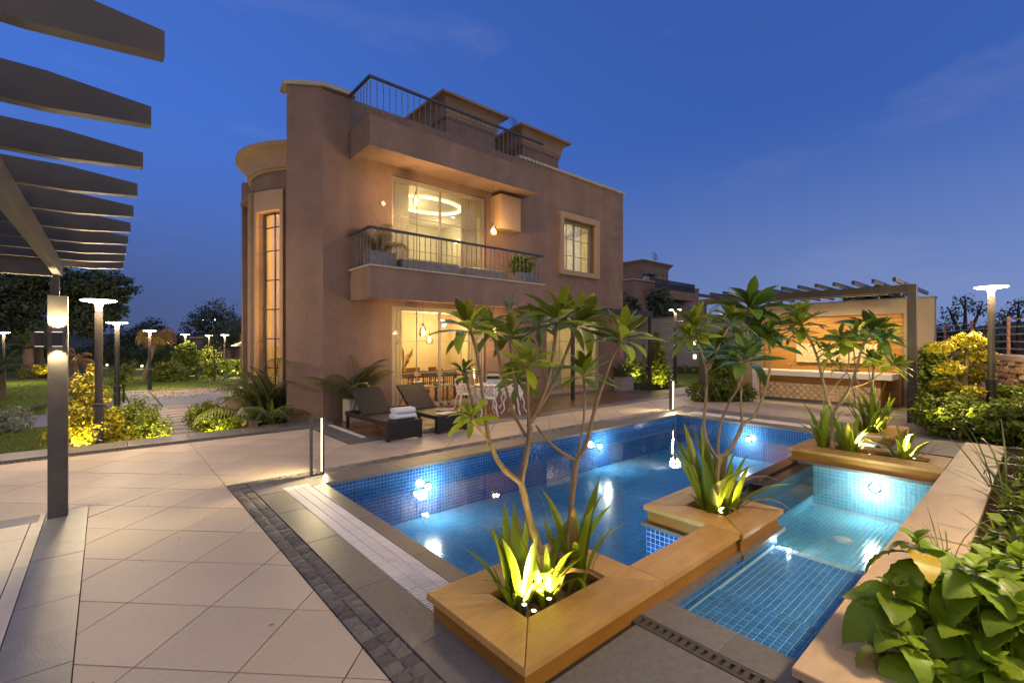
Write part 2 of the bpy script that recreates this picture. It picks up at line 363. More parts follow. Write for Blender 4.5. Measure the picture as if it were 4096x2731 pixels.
# ================================================================== ground and terrace
VP_ = 6.10      # house-side wall of the big pool
g = structure('lawn', 'dark garden lawn beyond the terrace')
MB().box(-300, 15.3, 10.98, 40, -0.9, -0.45).build('turf', 'lawn', g)
MB().box(-300, 400, 40, 420, -0.9, -0.452).build('field', 'field', g)
MB().box(-300, -40, -300, 10.9, -0.9, -0.47).build('field', 'field', g)
MB().box(17.9, 60, 1.3, 39.9, -0.5, 0.012).build('turf', 'lawn', g)
MB().box(17.9, 300, -300, 1.2, -0.5, -0.02).build('field', 'field', g)
MB().box(60.1, 300, 1.2, 39.9, -0.5, -0.03).build('field', 'field', g)
# short grass blades of the lawn (uncountable)
def blades(n, x0, x1, y0, y1, z, hmin, hmax, keep=lambda x, y: True):
    m = MB()
    for _ in range(n):
        x = random.uniform(x0, x1); y = random.uniform(y0, y1)
        if not keep(x, y): continue
        a = random.uniform(0, 6.28); h = random.uniform(hmin, hmax); wd = 0.006 + h*0.08
        dx, dy = math.cos(a)*wd, math.sin(a)*wd; bx, by = random.gauss(0, h*0.4), random.gauss(0, h*0.4)
        m.add([(x-dx,y-dy,z),(x+dx,y+dy,z),(x+bx,y+by,z+h)], [(0,1,2)])
    return m
blades(9000, -2.5, 0.6, 11.2, 17.2, -0.45, 0.03, 0.08).build('grass', 'grass_blade', g, kind='stuff')
blades(7000, -8, 16, 22.5, 36, -0.45, 0.05, 0.13).build('grass', 'grass_blade', g, kind='stuff')
blades(4500, 17.9, 25, 7, 14, 0.012, 0.03, 0.08).build('grass', 'grass_blade', g, kind='stuff')

ter = structure('terrace', 'pale stone terrace round the pool')
base = MB()
for x0, x1, y0, y1 in ((-40,2.06,-40,10.95),(2.06,2.9,-40,1.80),(2.06,10.9,VP_+.04,10.95),(10.9,17.9,-40,10.95),(2.9,10.9,-40,0.82),(10.1,10.9,0.8,1.7)):
    base.box(x0, x1, y0, y1, -0.5, -0.012)
base.build('bedding', 'joint', ter)

def clip(poly, x0, x1, y0, y1):
    for ax, lim, sg in ((0,x0,1),(0,x1,-1),(1,y0,1),(1,y1,-1)):
        out = []
        for i in range(len(poly)):
            a, b = poly[i-1], poly[i]; da, db = (a[ax]-lim)*sg, (b[ax]-lim)*sg
            if da >= 0: out.append(a)
            if da*db < 0:
                t = da/(da-db); out.append((a[0]+(b[0]-a[0])*t, a[1]+(b[1]-a[1])*t))
        poly = out
        if len(poly) < 3: return []
    return poly
def slab_poly(poly, z0, z1, name, m, parent, b=0.003):
    "one paving piece with chamfered rim"
    n = len(poly); cx = sum(p[0] for p in poly)/n; cy_ = sum(p[1] for p in poly)/n
    ins = []
    for x, y in poly:
        d = math.hypot(x-cx, y-cy_) or 1; ins.append((x-(x-cx)/d*b, y-(y-cy_)/d*b))
    v = [(x-cx,y-cy_,z0) for x,y in poly]+[(x-cx,y-cy_,z1-b) for x,y in poly]+[(x-cx,y-cy_,z1) for x,y in ins]
    f = [(i,(i+1)%n,(i+1)%n+n,i+n) for i in range(n)]+[(i+n,(i+1)%n+n,(i+1)%n+2*n,i+2*n) for i in range(n)]+[tuple(range(2*n,3*n))]
    me = bpy.data.meshes.new(name); me.from_pydata(v, [], f); me.materials.append(MATS[m])
    o = bpy.data.objects.new(name, me); col.objects.link(o); o.parent = parent; o.location = (cx, cy_, 0); return o
S2 = math.sqrt(.5); TS = 0.602; GAP = 0.004
def area(p):
    return abs(sum(p[i-1][0]*p[i][1]-p[i][0]*p[i-1][1] for i in range(len(p))))/2
def diag_tiles(regs):
    for x0, x1, y0, y1 in regs:
        cs = [((x+y)*S2, (y-x)*S2) for x in (x0,x1) for y in (y0,y1)]
        for i in range(int((min(c[0] for c in cs)-3.04)/TS)-1, int((max(c[0] for c in cs)-3.04)/TS)+2):
            for j in range(int((min(c[1] for c in cs)-2.87)/TS)-1, int((max(c[1] for c in cs)-2.87)/TS)+2):
                a, b = 3.04+i*TS+GAP, 2.87+j*TS+GAP; a2, b2 = a+TS-2*GAP, b+TS-2*GAP
                p = clip([((A-B)*S2, (A+B)*S2) for A, B in ((a,b),(a2,b),(a2,b2),(a,b2))], x0, x1, y0, y1)
                if p and area(p) > 0.0015:
                    slab_poly(p, -0.012, random.uniform(-0.0012, 0.0012), 'paving_tile', 'paving', ter, 0.0025)
diag_tiles([(-0.13,1.145,-0.6,6.938),(-5.0,1.145,6.942,10.12),(1.15,3.25,6.785,10.12),(3.255,15.2,6.785,8.06),(12.48,15.2,-0.2,6.78),(15.205,17.85,2.0,9.6)])
# pergola floor: dark slate band round a field of white stone
for y in np.arange(-1.0, 5.4, 0.925):
    slab_poly([(-0.46,y),(-0.135,y),(-0.135,y+0.921),(-0.46,y+0.921)], -0.012, 0.001, 'slate_band', 'slate', ter)
slab_poly([(-0.46,5.479),(-0.135,5.479),(-0.135,6.935),(-0.46,6.935)], -0.012, 0.001, 'slate_band', 'slate', ter)
for x in np.arange(-5.0, -0.5, 0.9):
    slab_poly([(x,6.65),(min(x+0.896,-0.463),6.65),(min(x+0.896,-0.463),6.935),(x,6.935)], -0.012, 0.001, 'slate_band', 'slate', ter)
for x in (-1.345,-2.145,-2.945,-3.745):
    for y in np.arange(1.4, 6.3, 0.8):
        slab_poly([(x+.004,y),(x+.786,y),(x+.786,y+.792),(x+.004,y+.792)], -0.012, 0.0, 'white_slab', 'paving_white', ter)
for y in np.arange(1.4, 6.3, 0.8): slab_poly([(-0.462-.09,y),(-0.466,y),(-0.466,y+.79),(-0.552,y+.79)], -0.012, 0.0, 'white_slab', 'paving_white', ter)
# raised edging along the garden side with its drain slot
for x in np.arange(-6, 3.0, 0.9):
    slab_poly([(x,10.27),(x+.895,10.27),(x+.895,10.94),(x,10.94)], -0.4, 0.03, 'edging_slab', 'granite', ter, 0.006)
slot = MB()
for x in np.arange(-5.0, 3.2, 0.06): slot.box(x, x+.035, 10.14, 10.25, -0.011, 0.002)
slot.build('drain_slot', 'iron_grate', ter, kind='stuff')
# cobbles: two rows along the near end and the long side, more at the far end
cobs = []
def cob_mesh(k):
    r = random.Random(k); b = bmesh.new(); bmesh.ops.create_grid(b, x_segments=4, y_segments=4, size=0.5)
    for v in b.verts:
        e = max(abs(v.co.x), abs(v.co.y)); v.co.z = (0.14 if e < .45 else -0.05) + r.uniform(-.10,.10)
        v.co.x *= 0.95 + r.uniform(-.03,.03); v.co.y *= 0.95 + r.uniform(-.03,.03)
    ed = [e for e in b.edges if e.is_boundary]; q = bmesh.ops.extrude_edge_only(b, edges=ed)
    for v in q['geom']:
        if isinstance(v, bmesh.types.BMVert): v.co.z -= 0.5
    me = bpy.data.meshes.new('cobble'); b.to_mesh(me); b.free(); me.materials.append(MATS['cobble']); return me
CM = [cob_mesh(k) for k in range(7)]
spots = []
y = 6.76
while y > -0.4:
    d = 0.098 + random.uniform(-.012,.012)
    for k in range(2): spots.append((1.155+.05+.1*k, y-d/2, .1, d))
    y -= d
x = 1.37
while x < 12.25:
    d = 0.098 + random.uniform(-.012,.012)
    for k in range(2): spots.append((x+d/2, 6.545+.055+.11*k, d, .108))
    x += d
y = 6.5
while y > 0.9:
    for k in range(2): spots.append((12.27+.05+.1*k, y-.05, .1, .1))
    y -= .1
spots.sort(key=lambda s: math.hypot(s[0], s[1]))
for i, (x, y, dx, dy) in enumerate(spots[:300]):
    M = Matrix.Translation((x, y, 0)) @ Matrix.Diagonal((dx, dy, 0.05, 1)) @ Matrix.Rotation(random.choice((0, 1, 2, 3))*math.pi/2, 4, 'Z')
    if abs(dx-dy) > .02: M = Matrix.Translation((x, y, 0)) @ Matrix.Diagonal((dx, dy, 0.05, 1))
    inst('cobble', random.choice(CM), ter, M)
mb = MB()
for x, y, dx, dy in spots[300:]:
    z = random.uniform(0, .008); mb.bev(x-dx*.46, x+dx*.46, y-dy*.46, y+dy*.46, -.012, .004+z, .012)
mb.build('far_cobbles', 'cobble', ter, kind='stuff')
# granite margins round the pool
def slabs_y(x0, x1, ys, m='granite', z=0.004, nm='coping_slab'):
    for a, b in zip(ys[:-1], ys[1:]): slab_poly([(x0,a+.002),(x1,a+.002),(x1,b-.002),(x0,b-.002)], -0.04, z, nm, m, ter, 0.005)
def slabs_x(y0, y1, xs, m='granite', z=0.004, nm='coping_slab'):
    for a, b in zip(xs[:-1], xs[1:]): slab_poly([(a+.002,y0),(b-.002,y0),(b-.002,y1),(a+.002,y1)], -0.045, z, nm, m, ter, 0.005)
slabs_y(1.362, 1.645, [-0.6,0.6,1.5,2.45,3.3,4.35,5.3,6.06])
slabs_y(1.955, 2.12, [2.62,3.5,4.6,5.4,6.06], 'granite')
slabs_x(6.07, 6.535, [1.362,2.3,3.2,4.1,5.0,5.9,6.8,7.7,8.6,9.5,10.4,11.3,12.26])
slabs_y(10.82, 11.17, [2.4,3.3,4.2,5.1,6.06]); slabs_y(11.64, 12.26, [0.9,1.8,2.7,3.6,4.5,5.4,6.06])
slabs_y(10.06, 11.63, [0.8,1.25,1.72])
slabs_y(10.82, 11.63, [1.73,2.39])
slabs_y(1.65, 2.555, [-0.6,0.5,1.72], 'granite'); slabs_y(2.675, 2.95, [0.85,1.25,1.79], 'granite')
slabs_y(2.675, 2.95, [-0.6,0.1,0.79], 'granite')
# overflow grates: white slats across the channel
def slat_grate(x0, x1, y0, y1, step, n_ind):
    gr = MB(); gr.box(x0, x1, y0, y1, -.10, -.09); gr.build('channel', 'joint', ter)
    W = (x1-x0); m = MB()
    for a, b in ((0,.325),(.337,.663),(.675,1.0)): m.bev(a*W+.002, b*W-.002, -step*.27, step*.27, -.03, 0, .002)
    m.box(0.325*W-.002, .337*W+.002, -step*.5, step*.5, -.03, -.010); m.box(.663*W-.002, .675*W+.002, -step*.5, step*.5, -.03, -.010)
    me = m.mesh('grate_slat', 'grate_white')
    y = y0 + step/2
    while y < y1 - step/3:
        inst('grate_slat', me, ter, Matrix.Translation((x0, y, 0.006 + random.uniform(-.0008,.0008)))); y += step
slat_grate(1.65, 1.95, 2.62, 6.20, 0.029, 0)
slat_grate(11.19, 11.62, 2.42, 6.05, 0.05, 0)
# small iron drain by the spa
dg = thing('drain_grate', 'narrow dark metal drain grate with a row of square slots beside the spa steps', 'drain grate', (2.615, 1.2, 0))
m = MB(); m.box(2.562,2.585,-.55,1.76,-.02,.005); m.box(2.645,2.668,-.55,1.76,-.02,.005); m.build('frame', 'iron_grate', dg)
m = MB(); m.box(2.585,2.645,-.55,1.76,-.05,-.045); m.build('channel', 'joint', dg)
bar = MB().box(-.03,.03,-.014,.014,-.02,.004).mesh('grate_bar', 'iron_grate')
y = 1.74
while y > -0.5: inst('grate_bar', bar, dg, Matrix.Translation((0, y-1.2, 0))); y -= 0.052

# ================================================================== big pool
pool = structure('pool', 'blue tiled swimming pool')
FZ = -0.80
def tiles(rects, m, parent, size=0.05, gap=0.0062, h=0.004, nm='mosaic_tiles'):
    """rects: (origin, a, b, na, nb) each a plane of small square tiles standing proud of the grout; normal = a x b"""
    V = []; F = []; k = 0
    for org, a, b, na, nb, *sg in rects:
        org = np.array(org, float); a = np.array(a, float); b = np.array(b, float); nrm_ = np.cross(a, b)*(sg[0] if sg else 1)
        ii, jj = np.meshgrid(np.arange(na), np.arange(nb), indexing='ij'); ii = ii.ravel()[:,None]; jj = jj.ravel()[:,None]
        base_ = org + (ii*size+gap/2)*a + (jj*size+gap/2)*b; s = size-gap; e = 0.0015
        vs = np.stack([base_, base_+s*a, base_+s*a+s*b, base_+s*b], 1)
        c = [(e,e),(s-e,e),(s-e,s-e),(e,s-e)]
        top = np.stack([base_ + p*a + q*b + h*nrm_ for p, q in c], 1)
        V.append(np.concatenate([vs, top], 1).reshape(-1, 3)); n = na*nb
        idx = (np.arange(n)*8)[:,None] + k
        fs = np.array([(4,5,6,7),(0,1,5,4),(1,2,6,5),(2,3,7,6),(3,0,4,7)])
        F.append((idx[:,None,:] + fs[None]).reshape(-1, 4)); k += n*8
    me = bpy.data.meshes.new(nm); me.from_pydata(np.concatenate(V).tolist(), [], np.concatenate(F).tolist()); me.materials.append(MATS[m])
    o = bpy.data.objects.new(nm, me); col.objects.link(o); o.parent = parent; o['kind'] = 'stuff'; return o
m = MB()   # grout shell
m.box(2.06,2.10,2.0,VP_+.04,FZ-.1,-.046); m.box(2.06,10.9,VP_,VP_+.04,FZ-.1,-.046); m.box(10.84,10.9,1.7,VP_,FZ-.1,-.042)
m.box(2.10,10.84,1.95,VP_,FZ-.1,FZ)
m.build('pool_shell', 'grout_blue', pool)
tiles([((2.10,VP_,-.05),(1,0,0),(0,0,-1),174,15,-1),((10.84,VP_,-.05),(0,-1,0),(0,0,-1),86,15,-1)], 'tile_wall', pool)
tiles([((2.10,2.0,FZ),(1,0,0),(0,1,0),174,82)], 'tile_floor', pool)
wm = MB(); wm.add([(2.10,1.96,-.19),(10.84,1.96,-.19),(10.84,VP_,-.19),(2.10,VP_,-.19)], [(0,1,2,3)])
o = wm.build('pool_water', 'water'); o['kind'] = 'structure'
def pool_light(x, y, z, nx, ny, label, e=26, c=(1.0,0.95,0.75)):
    t = thing('pool_light', label, 'pool light', (x, y, z), 'lights set in the pool walls')
    m = MB(); m.frame((x,y,z), (ny,-nx,0) if nx == 0 else (0,1,0), (0,0,1)); m.lathe([(.075,0),(.075,.012),(.058,.018)], (0,0,0), 16)
    if (m.fr[3].x*nx + m.fr[3].y*ny) < 0:
        m = MB(); m.frame((x,y,z), (0,0,1), (ny,-nx,0) if nx == 0 else (0,1,0)); m.lathe([(.075,0),(.075,.012),(.058,.018)], (0,0,0), 16)
    m.build('rim', 'chrome', t)
    m2 = MB(); m2.fr = m.fr; m2.lathe([(.054,.013),(.045,.026),(.02,.032)], (0,0,0), 14); m2.build('lens', 'pool_lens', t)
    lamp('underwater_glow', 'POINT', (x+nx*.22, y+ny*.22, z), e, c, t, 0.06)
    return t
pool_light(3.65, VP_-.005, -.36, 0, -1, 'round pool light on the house side wall, nearest to the bollard light', 17)
pool_light(7.75, VP_-.005, -.36, 0, -1, 'round pool light on the house side wall, under the far half of the deck', 17)
pool_light(10.83, 4.35, -.36, -1, 0, 'round pool light in the end wall below the white grate', 17)
for x_, y_ in ((3.4, 1.97), (6.3, 2.67), (9.7, 1.97)):   # unseen fill lights added on the spa side to brighten the house-side wall
    MB().frame((x_, y_, -.36), (0,0,1), (1,0,0)).lathe([(.07,0),(.07,.012),(.05,.02)], (0,0,0), 14).build('added_fill_light', 'pool_lens', pool)
    lamp('underwater_glow', 'POINT', (x_, y_+.25, -.38), 15, (0.78,0.94,1.0), pool, .08)

lv = MB()
for _ in range(70):
    x = 2.3+abs(random.gauss(0,.75)); y = VP_-.1-abs(random.gauss(0,.8)); a = random.uniform(0,6.28); s_ = random.uniform(.008,.022); c_, q_ = math.cos(a)*s_, math.sin(a)*s_
    lv.add([(x-c_,y-q_,-.186),(x+q_*.4,y-c_*.4,-.183),(x+c_,y+q_,-.186),(x-q_*.4,y+c_*.4,-.185)], [(0,1,2,3)])
lv.build('floating_leaves', 'strap_dry', pool, kind='stuff')
lv = MB()
for _ in range(60):
    x = random.uniform(-.3,3.0); y = random.uniform(1.0,9.5); a = random.uniform(0,6.28); s_ = random.uniform(.008,.02); c_, q_ = math.cos(a)*s_, math.sin(a)*s_
    if 1.6 < x and 1.7 < y < 6.6: continue
    lv.add([(x-c_,y-q_,.006),(x+q_*.4,y-c_*.4,.010),(x+c_,y+q_,.007),(x-q_*.4,y+c_*.4,.009)], [(0,1,2,3)])
lv.build('fallen_leaves', 'strap_dry', ter, kind='stuff')
# ================================================================== spa and planters
spa = structure('spa', 'shallow turquoise spa with tiled entry step')
ZS, ZD, ZW = -0.20, -0.66, -0.13
m = MB(); m.box(2.95,5.0,.82,1.80,-.9,ZS-.004); m.box(5.0,8.08,.82,2.36,-.9,ZD-.004); m.box(2.9,5.0,1.74,1.82,-.9,-.03)
m.box(4.94,5.0,1.74,2.36,-.9,-.03); m.box(5.0,8.1,2.31,2.36,-.9,-.06); m.box(8.08,8.13,.82,2.36,-.9,-.03); m.box(2.9,8.1,.78,.82,-.9,-.03); m.box(2.9,2.95,.78,1.82,-.9,-.05)
m.build('spa_shell', 'grout', spa)
tiles([((5.05,.82,ZD),(1,0,0),(0,1,0),60,30)], 'tile_spa', spa)
tiles([((5.0,2.31,-.06),(1,0,0),(0,0,-1),62,12,-1),((8.08,2.31,-.03),(0,-1,0),(0,0,-1),30,12,-1),((5.0,1.74,-.03),(0,1,0),(0,0,-1),11,12,-1)], 'tile_spa', spa)
tiles([((2.95,1.74,-.03),(1,0,0),(0,0,-1),41,3,-1)], 'tile_step', spa)
tiles([((4.90,.83,ZS),(1,0,0),(0,1,0),2,18),((5.0,1.73,ZS),(0,-1,0),(0,0,-1),18,9)], 'tile_pale', spa)  # pale nosing row; white glow at the step edge put into its colour
st = MB().bev(-.0213,.0213,-.0213,.0213,-.004,.004,.0018).mesh('step_tile', 'tile_step')
k = 0
for i in range(16):
    for j in range(18):
        inst('step_tile', st, spa, Matrix.Translation((2.975+i*.05, .864+j*.05, ZS+.001)))
tiles([((2.95+.05*16,.83,ZS),(1,0,0),(0,1,0),23,18)], 'tile_step', spa)
wm = MB(); wm.add([(2.95,.82,ZW),(5.0,.82,ZW),(5.0,1.74,ZW),(2.95,1.74,ZW)], [(0,1,2,3)]); wm.add([(5.0,.82,ZW),(8.08,.82,ZW),(8.08,2.31,ZW),(5.0,2.31,ZW)], [(0,1,2,3)])
wm.build('spa_water', 'spa_water')['kind'] = 'structure'
pool_light(8.075, 1.55, -.22, -1, 0, 'bright spa light in the end wall under the long planter', 12, (0.92,1.0,0.92))
pool_light(5.005, 2.05, -.36, 1, 0, 'spa light hidden below the middle square planter', 14, (0.92,1.0,0.95))
lamp('underwater_glow', 'POINT', (5.08, 1.66, -.18), 6, (0.92,1.0,0.95), spa, 0.02)
pud = thing('floor_drain', 'pale oval drain cover lying on the spa floor', 'drain cover', (6.9,1.65,ZD))
MB().lathe([(.10,.004),(.095,.02),(.05,.03)], (6.9,1.65,ZD+.004), 18).build('cover', 'grate_white', pud, True); MB().lathe([(.115,.0),(.115,.008)], (6.9,1.65,ZD+.004), 18).build('rim', 'tile_pale', pud)
# weir between pool and spa
wr = structure('weir', 'black granite weir between pool and spa')
MB().box(5.02,8.09,2.50,2.66,-.9,-.02).build('sill', 'granite_dark', wr); MB().box(5.02,8.09,2.37,2.50,-.9,-.11).build('trough', 'granite_dark', wr)
MB().box(5.02,8.09,2.30,2.37,-.5,-.045).build('lip', 'granite_dark', wr); MB().box(6.4,8.09,2.372,2.498,-.10,-.05).build('cover_slab', 'granite_dark', wr)
# splash pool beyond the long planter
sp = structure('splash_pool', 'small tiled basin behind the long planter')
m = MB(); m.box(9.0,10.1,.78,.82,-.9,-.05); m.box(10.04,10.1,.82,1.75,-.9,-.05); m.box(9.0,10.04,.82,1.75,-.9,-.55); m.box(9.0,10.3,1.75,1.82,-.9,-.05); m.build('basin', 'grout', sp)
tiles([((10.04,1.74,-.05),(0,-1,0),(0,0,-1),18,10,-1),((9.02,.83,-.55),(1,0,0),(0,1,0),20,18)], 'tile_spa', sp)
MB().add([(9.0,.82,-.16),(10.04,.82,-.16),(10.04,1.75,-.16),(9.0,1.75,-.16)], [(0,1,2,3)]).build('splash_water', 'spa_water')['kind'] = 'structure'
MB().box(9.02,10.34,1.76,1.96,-.9,-.02).build('sill', 'granite_dark', wr)
# sandstone planters: mitred caps, recessed walls
ZC = .16
def cap_ring(name, parent, X0, X1, Y0, Y1, x0, x1, y0, y1, z0, z1):
    g_ = .0025; b = .006
    for pl in (((X0,Y0),(X1,Y0),(x1,y0),(x0,y0)), ((X1,Y0),(X1,Y1),(x1,y1),(x1,y0)), ((X1,Y1),(X0,Y1),(x0,y1),(x1,y1)), ((X0,Y1),(X0,Y0),(x0,y0),(x0,y1))):
        cx = sum(p[0] for p in pl)/4; cy_ = sum(p[1] for p in pl)/4
        pl = [(x+(cx-x)/max(math.hypot(cx-x,cy_-y),.01)*g_, y+(cy_-y)/max(math.hypot(cx-x,cy_-y),.01)*g_) for x, y in pl]
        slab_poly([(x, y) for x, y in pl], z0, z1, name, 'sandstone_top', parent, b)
def planter(label, X0, X1, Y0, Y1, x0, x1, y0, y1, zt=ZC, zb=-.012):
    t = thing('planter', label, 'planter', (0, 0, 0))
    cap_ring('cap_stone', t, X0, X1, Y0, Y1, x0, x1, y0, y1, zt-.045, zt)
    i = .035; zc = zt-.0465
    m = MB(); m.box(X0+i,X1-i,Y0+i,y0-.015,zb,zc); m.box(X0+i,X1-i,y1+.015,Y1-i,zb,zc); m.box(X0+i,x0-.015,y0-.015,y1+.015,zb,zc); m.box(x1+.015,X1-i,y0-.015,y1+.015,zb,zc)
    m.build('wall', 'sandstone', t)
    m = MB(); n = 10
    for a in range(n+1):
        for b in range(n+1): m._p((x0-.01+(x1-x0+.02)*a/n, y0-.01+(y1-y0+.02)*b/n, zt-.085+random.uniform(-.02,.025)))
    m.f = [(a*(n+1)+b, (a+1)*(n+1)+b, (a+1)*(n+1)+b+1, a*(n+1)+b+1) for a in range(n) for b in range(n)]
    m.build('soil', 'soil', t); return t
P1 = planter('square sandstone planter at the near corner of the pool, holding the tallest tree', 1.59,2.90,1.72,2.67, 1.90,2.65,2.03,2.39)
MB().box(2.12,2.90,1.96,2.63,-.9,-.013).build('foundation', 'grout', P1); tiles([((2.12,2.63,-.06),(1,0,0),(0,0,-1),15,17)], 'tile_wall', P1)
P2 = planter('square sandstone planter in the middle, between pool and spa', 4.10,5.04,1.69,2.67, 4.42,4.79,1.99,2.39, zb=-.012)
MB().box(4.09,5.06,1.68,2.69,-.05,-.013).build('ledge', 'granite', P2); MB().box(4.13,4.94,1.82,2.65,-.95,-.0505).build('foundation', 'grout', P2)
tiles([((4.13,2.65,-.055),(0,-1,0),(0,0,-1),14,18,-1),((4.13,2.65,-.055),(1,0,0),(0,0,-1),16,18)], 'tile_wall', P2)
arm = thing('low_wall', 'low sandstone wall joining the near planter to the middle planter', 'wall', (0,0,0))
slab_poly([(2.904,1.72),(4.096,1.72),(4.096,2.01),(2.904,2.01)], ZC-.045, ZC, 'cap_stone', 'sandstone_top', arm, .006)
MB().box(2.868,4.132,1.755,1.975,-.012,ZC-.0465).build('wall', 'sandstone', arm); MB().box(2.97,4.085,1.70,1.98,-.045,-.0125).build('ledge', 'granite', arm); MB().box(2.91,4.12,1.83,1.96,-.95,-.046).build('foundation', 'grout', arm)
tiles([((2.92,1.96,-.06),(1,0,0),(0,0,-1),24,18)], 'tile_wall', arm)
P3 = planter('long sandstone planter across the far end of the spa', 8.07,9.07,.85,2.64, 8.48,8.80,1.05,2.40)
MB().box(8.05,9.09,.84,2.67,-.05,-.013).build('ledge', 'granite', P3); MB().box(8.14,9.0,.84,2.63,-.95,-.0505).build('foundation', 'grout', P3)
P4 = planter('square sandstone planter farthest from the terrace corner, near the bar', 10.28,11.73,1.71,2.58, 10.56,11.40,1.99,2.32)
MB().box(10.32,10.8,1.75,2.54,-.95,-.013).build('foundation', 'grout', P4); tiles([((10.32,2.54,-.06),(1,0,0),(0,0,-1),10,17),((10.32,2.54,-.06),(0,-1,0),(0,0,-1),14,17,-1)], 'tile_wall', P4)
rw = thing('garden_wall', 'broad low sandstone wall capped in slabs along the planting bed', 'wall', (0,0,0))
for a, b, z in ((2.63,3.9,.15),(3.9,5.27,.15),(5.275,6.9,ZC),(6.9,8.5,ZC),(8.5,10.7,ZC)):
    slab_poly([(a+.002,.39),(b-.002,.39),(b-.002,.845),(a+.002,.845)], z-.045, z, 'cap_stone', 'sandstone_pale', rw, .006)
MB().box(2.665,10.67,.425,.81,-.02,.104).build('wall', 'sandstone', rw)
bed = structure('planting_bed', 'soil of the planting beds')
for x0, x1, y0, y1, z in ((2.4,14.5,-4.5,.42,.06),(12.5,17.8,-4.0,1.35,.05)):
    m = MB(); n = 34
    for a in range(n+1):
        for b in range(n+1): m._p((x0+(x1-x0)*a/n, y0+(y1-y0)*b/n, z+random.uniform(-.03,.03)))
    m.f = [(a*(n+1)+b, (a+1)*(n+1)+b, (a+1)*(n+1)+b+1, a*(n+1)+b+1) for a in range(n) for b in range(n)]
    m.build('soil', 'soil', bed)
# ================================================================== villa
V0 = 10.69; HT = 7.50
villa = thing('villa', 'two storey brown stucco villa with balconies, round stair bay and lit windows', 'house', (0,0,0))
def wall_grid(u0, u1, z0, z1, holes, v0=V0, v1=V0+.25):
    us = sorted({u0,u1,*[h[0] for h in holes],*[h[1] for h in holes]}); zs = sorted({z0,z1,*[h[2] for h in holes],*[h[3] for h in holes]})
    m = MB(); solid = {}
    for i in range(len(us)-1):
        for j in range(len(zs)-1):
            a, b = (us[i]+us[i+1])/2, (zs[j]+zs[j+1])/2
            solid[i,j] = not any(h[0] < a < h[1] and h[2] < b < h[3] for h in holes)
    for (i,j), s_ in solid.items():
        if not s_: continue
        x0,x1,y0,y1 = us[i],us[i+1],zs[j],zs[j+1]
        m.add([(x0,v0,y0),(x1,v0,y0),(x1,v0,y1),(x0,v0,y1)], [(0,1,2,3)]); m.add([(x0,v1,y0),(x1,v1,y0),(x1,v1,y1),(x0,v1,y1)], [(3,2,1,0)])
        for di, dj, q in ((-1,0,((x0,y0),(x0,y1))),(1,0,((x1,y1),(x1,y0))),(0,-1,((x1,y0),(x0,y0))),(0,1,((x0,y1),(x1,y1)))):
            if not solid.get((i+di,j+dj), False):
                (a,b),(c,d) = q; m.add([(a,v0,b),(a,v1,b),(c,v1,d),(c,v0,d)], [(0,1,2,3)])
    return m
W1 = (5.38, 8.34, 0.10, 2.72); W2 = (5.38, 8.36, 3.50, 5.99); W3 = (10.85, 13.66, 0.08, 2.72); W4 = (11.58, 13.28, 4.25, 5.99)
wall_grid(3.70, 15.05, -.3, HT, [W1, W2, W3, W4]).build('wall', 'stucco', villa)
# chamfered corner wall and the side return
MB().prism([(3.05,11.12),(3.702,10.692),(3.9,10.95),(3.40,11.35)], -.3, 7.56).build('corner_wall', 'stucco', villa)
MB().prism([(3.052,11.122),(3.398,11.352),(3.8,12.1),(3.46,12.1)], -.3, 7.55).build('side_wall', 'stucco', villa)
MB().box(15.05-.25,15.05,V0+.252,19,-.3,HT).build('side_wall', 'stucco', villa); MB().box(3.7,15.05,18.75,19,-.3,HT).build('back_wall', 'stucco', villa)
m = MB(); m.prism([(2.99,11.12),(3.69,10.63),(4.45,10.63),(4.45,10.97),(3.95,10.98),(3.45,11.38),(3.40,11.6),(3.03,11.6)], 7.562, 7.65); m.build('coping', 'coping_stone', villa)
m = MB(); m.box(9.6,15.11,V0-.06,V0+.30,7.502,7.58); m.box(14.74,15.11,V0+.302,19,7.502,7.58); m.build('coping', 'coping_stone', villa)
MB().box(3.6,14.75,V0+.26,18.7,6.6,6.72).build('roof', 'stucco_pale', villa)
MB().box(3.95,9.6,V0-.001+.26,V0+.5,6.72,6.74).build('roof_edge', 'coping_stone', villa)
# balcony slabs
def balcony(z0, z1, nm, cap):
    m = MB(); m.box(4.30,9.62,9.57,V0-.002,z0+.12,z1)
    m.add([(4.30,9.57,z0),(9.62,9.57,z0),(9.62,9.72,z0),(4.30,9.72,z0),(4.30,9.57,z0+.12),(9.62,9.57,z0+.12),(9.62,9.72,z0+.12),(4.30,9.72,z0+.12)],[(0,3,2,1),(0,1,5,4),(1,2,6,5),(2,3,7,6),(3,0,4,7)])
    m.add([(4.30,9.72,z0),(4.45,9.72,z0),(4.45,V0-.002,z0),(4.30,V0-.002,z0),(4.30,9.72,z0+.12),(4.45,9.72,z0+.12),(4.45,V0-.002,z0+.12),(4.30,V0-.002,z0+.12)],[(0,3,2,1),(1,2,6,5),(3,0,4,7)])
    o = m.build(nm, 'stucco', villa)
    if cap: MB().box(4.27,9.65,9.54,V0-.003,z1+.001,z1+.035).build('cap', 'coping_stone', o)
    return o
balcony(6.07, 6.72, 'roof_slab', False); balcony(2.77, 3.46, 'balcony', True)
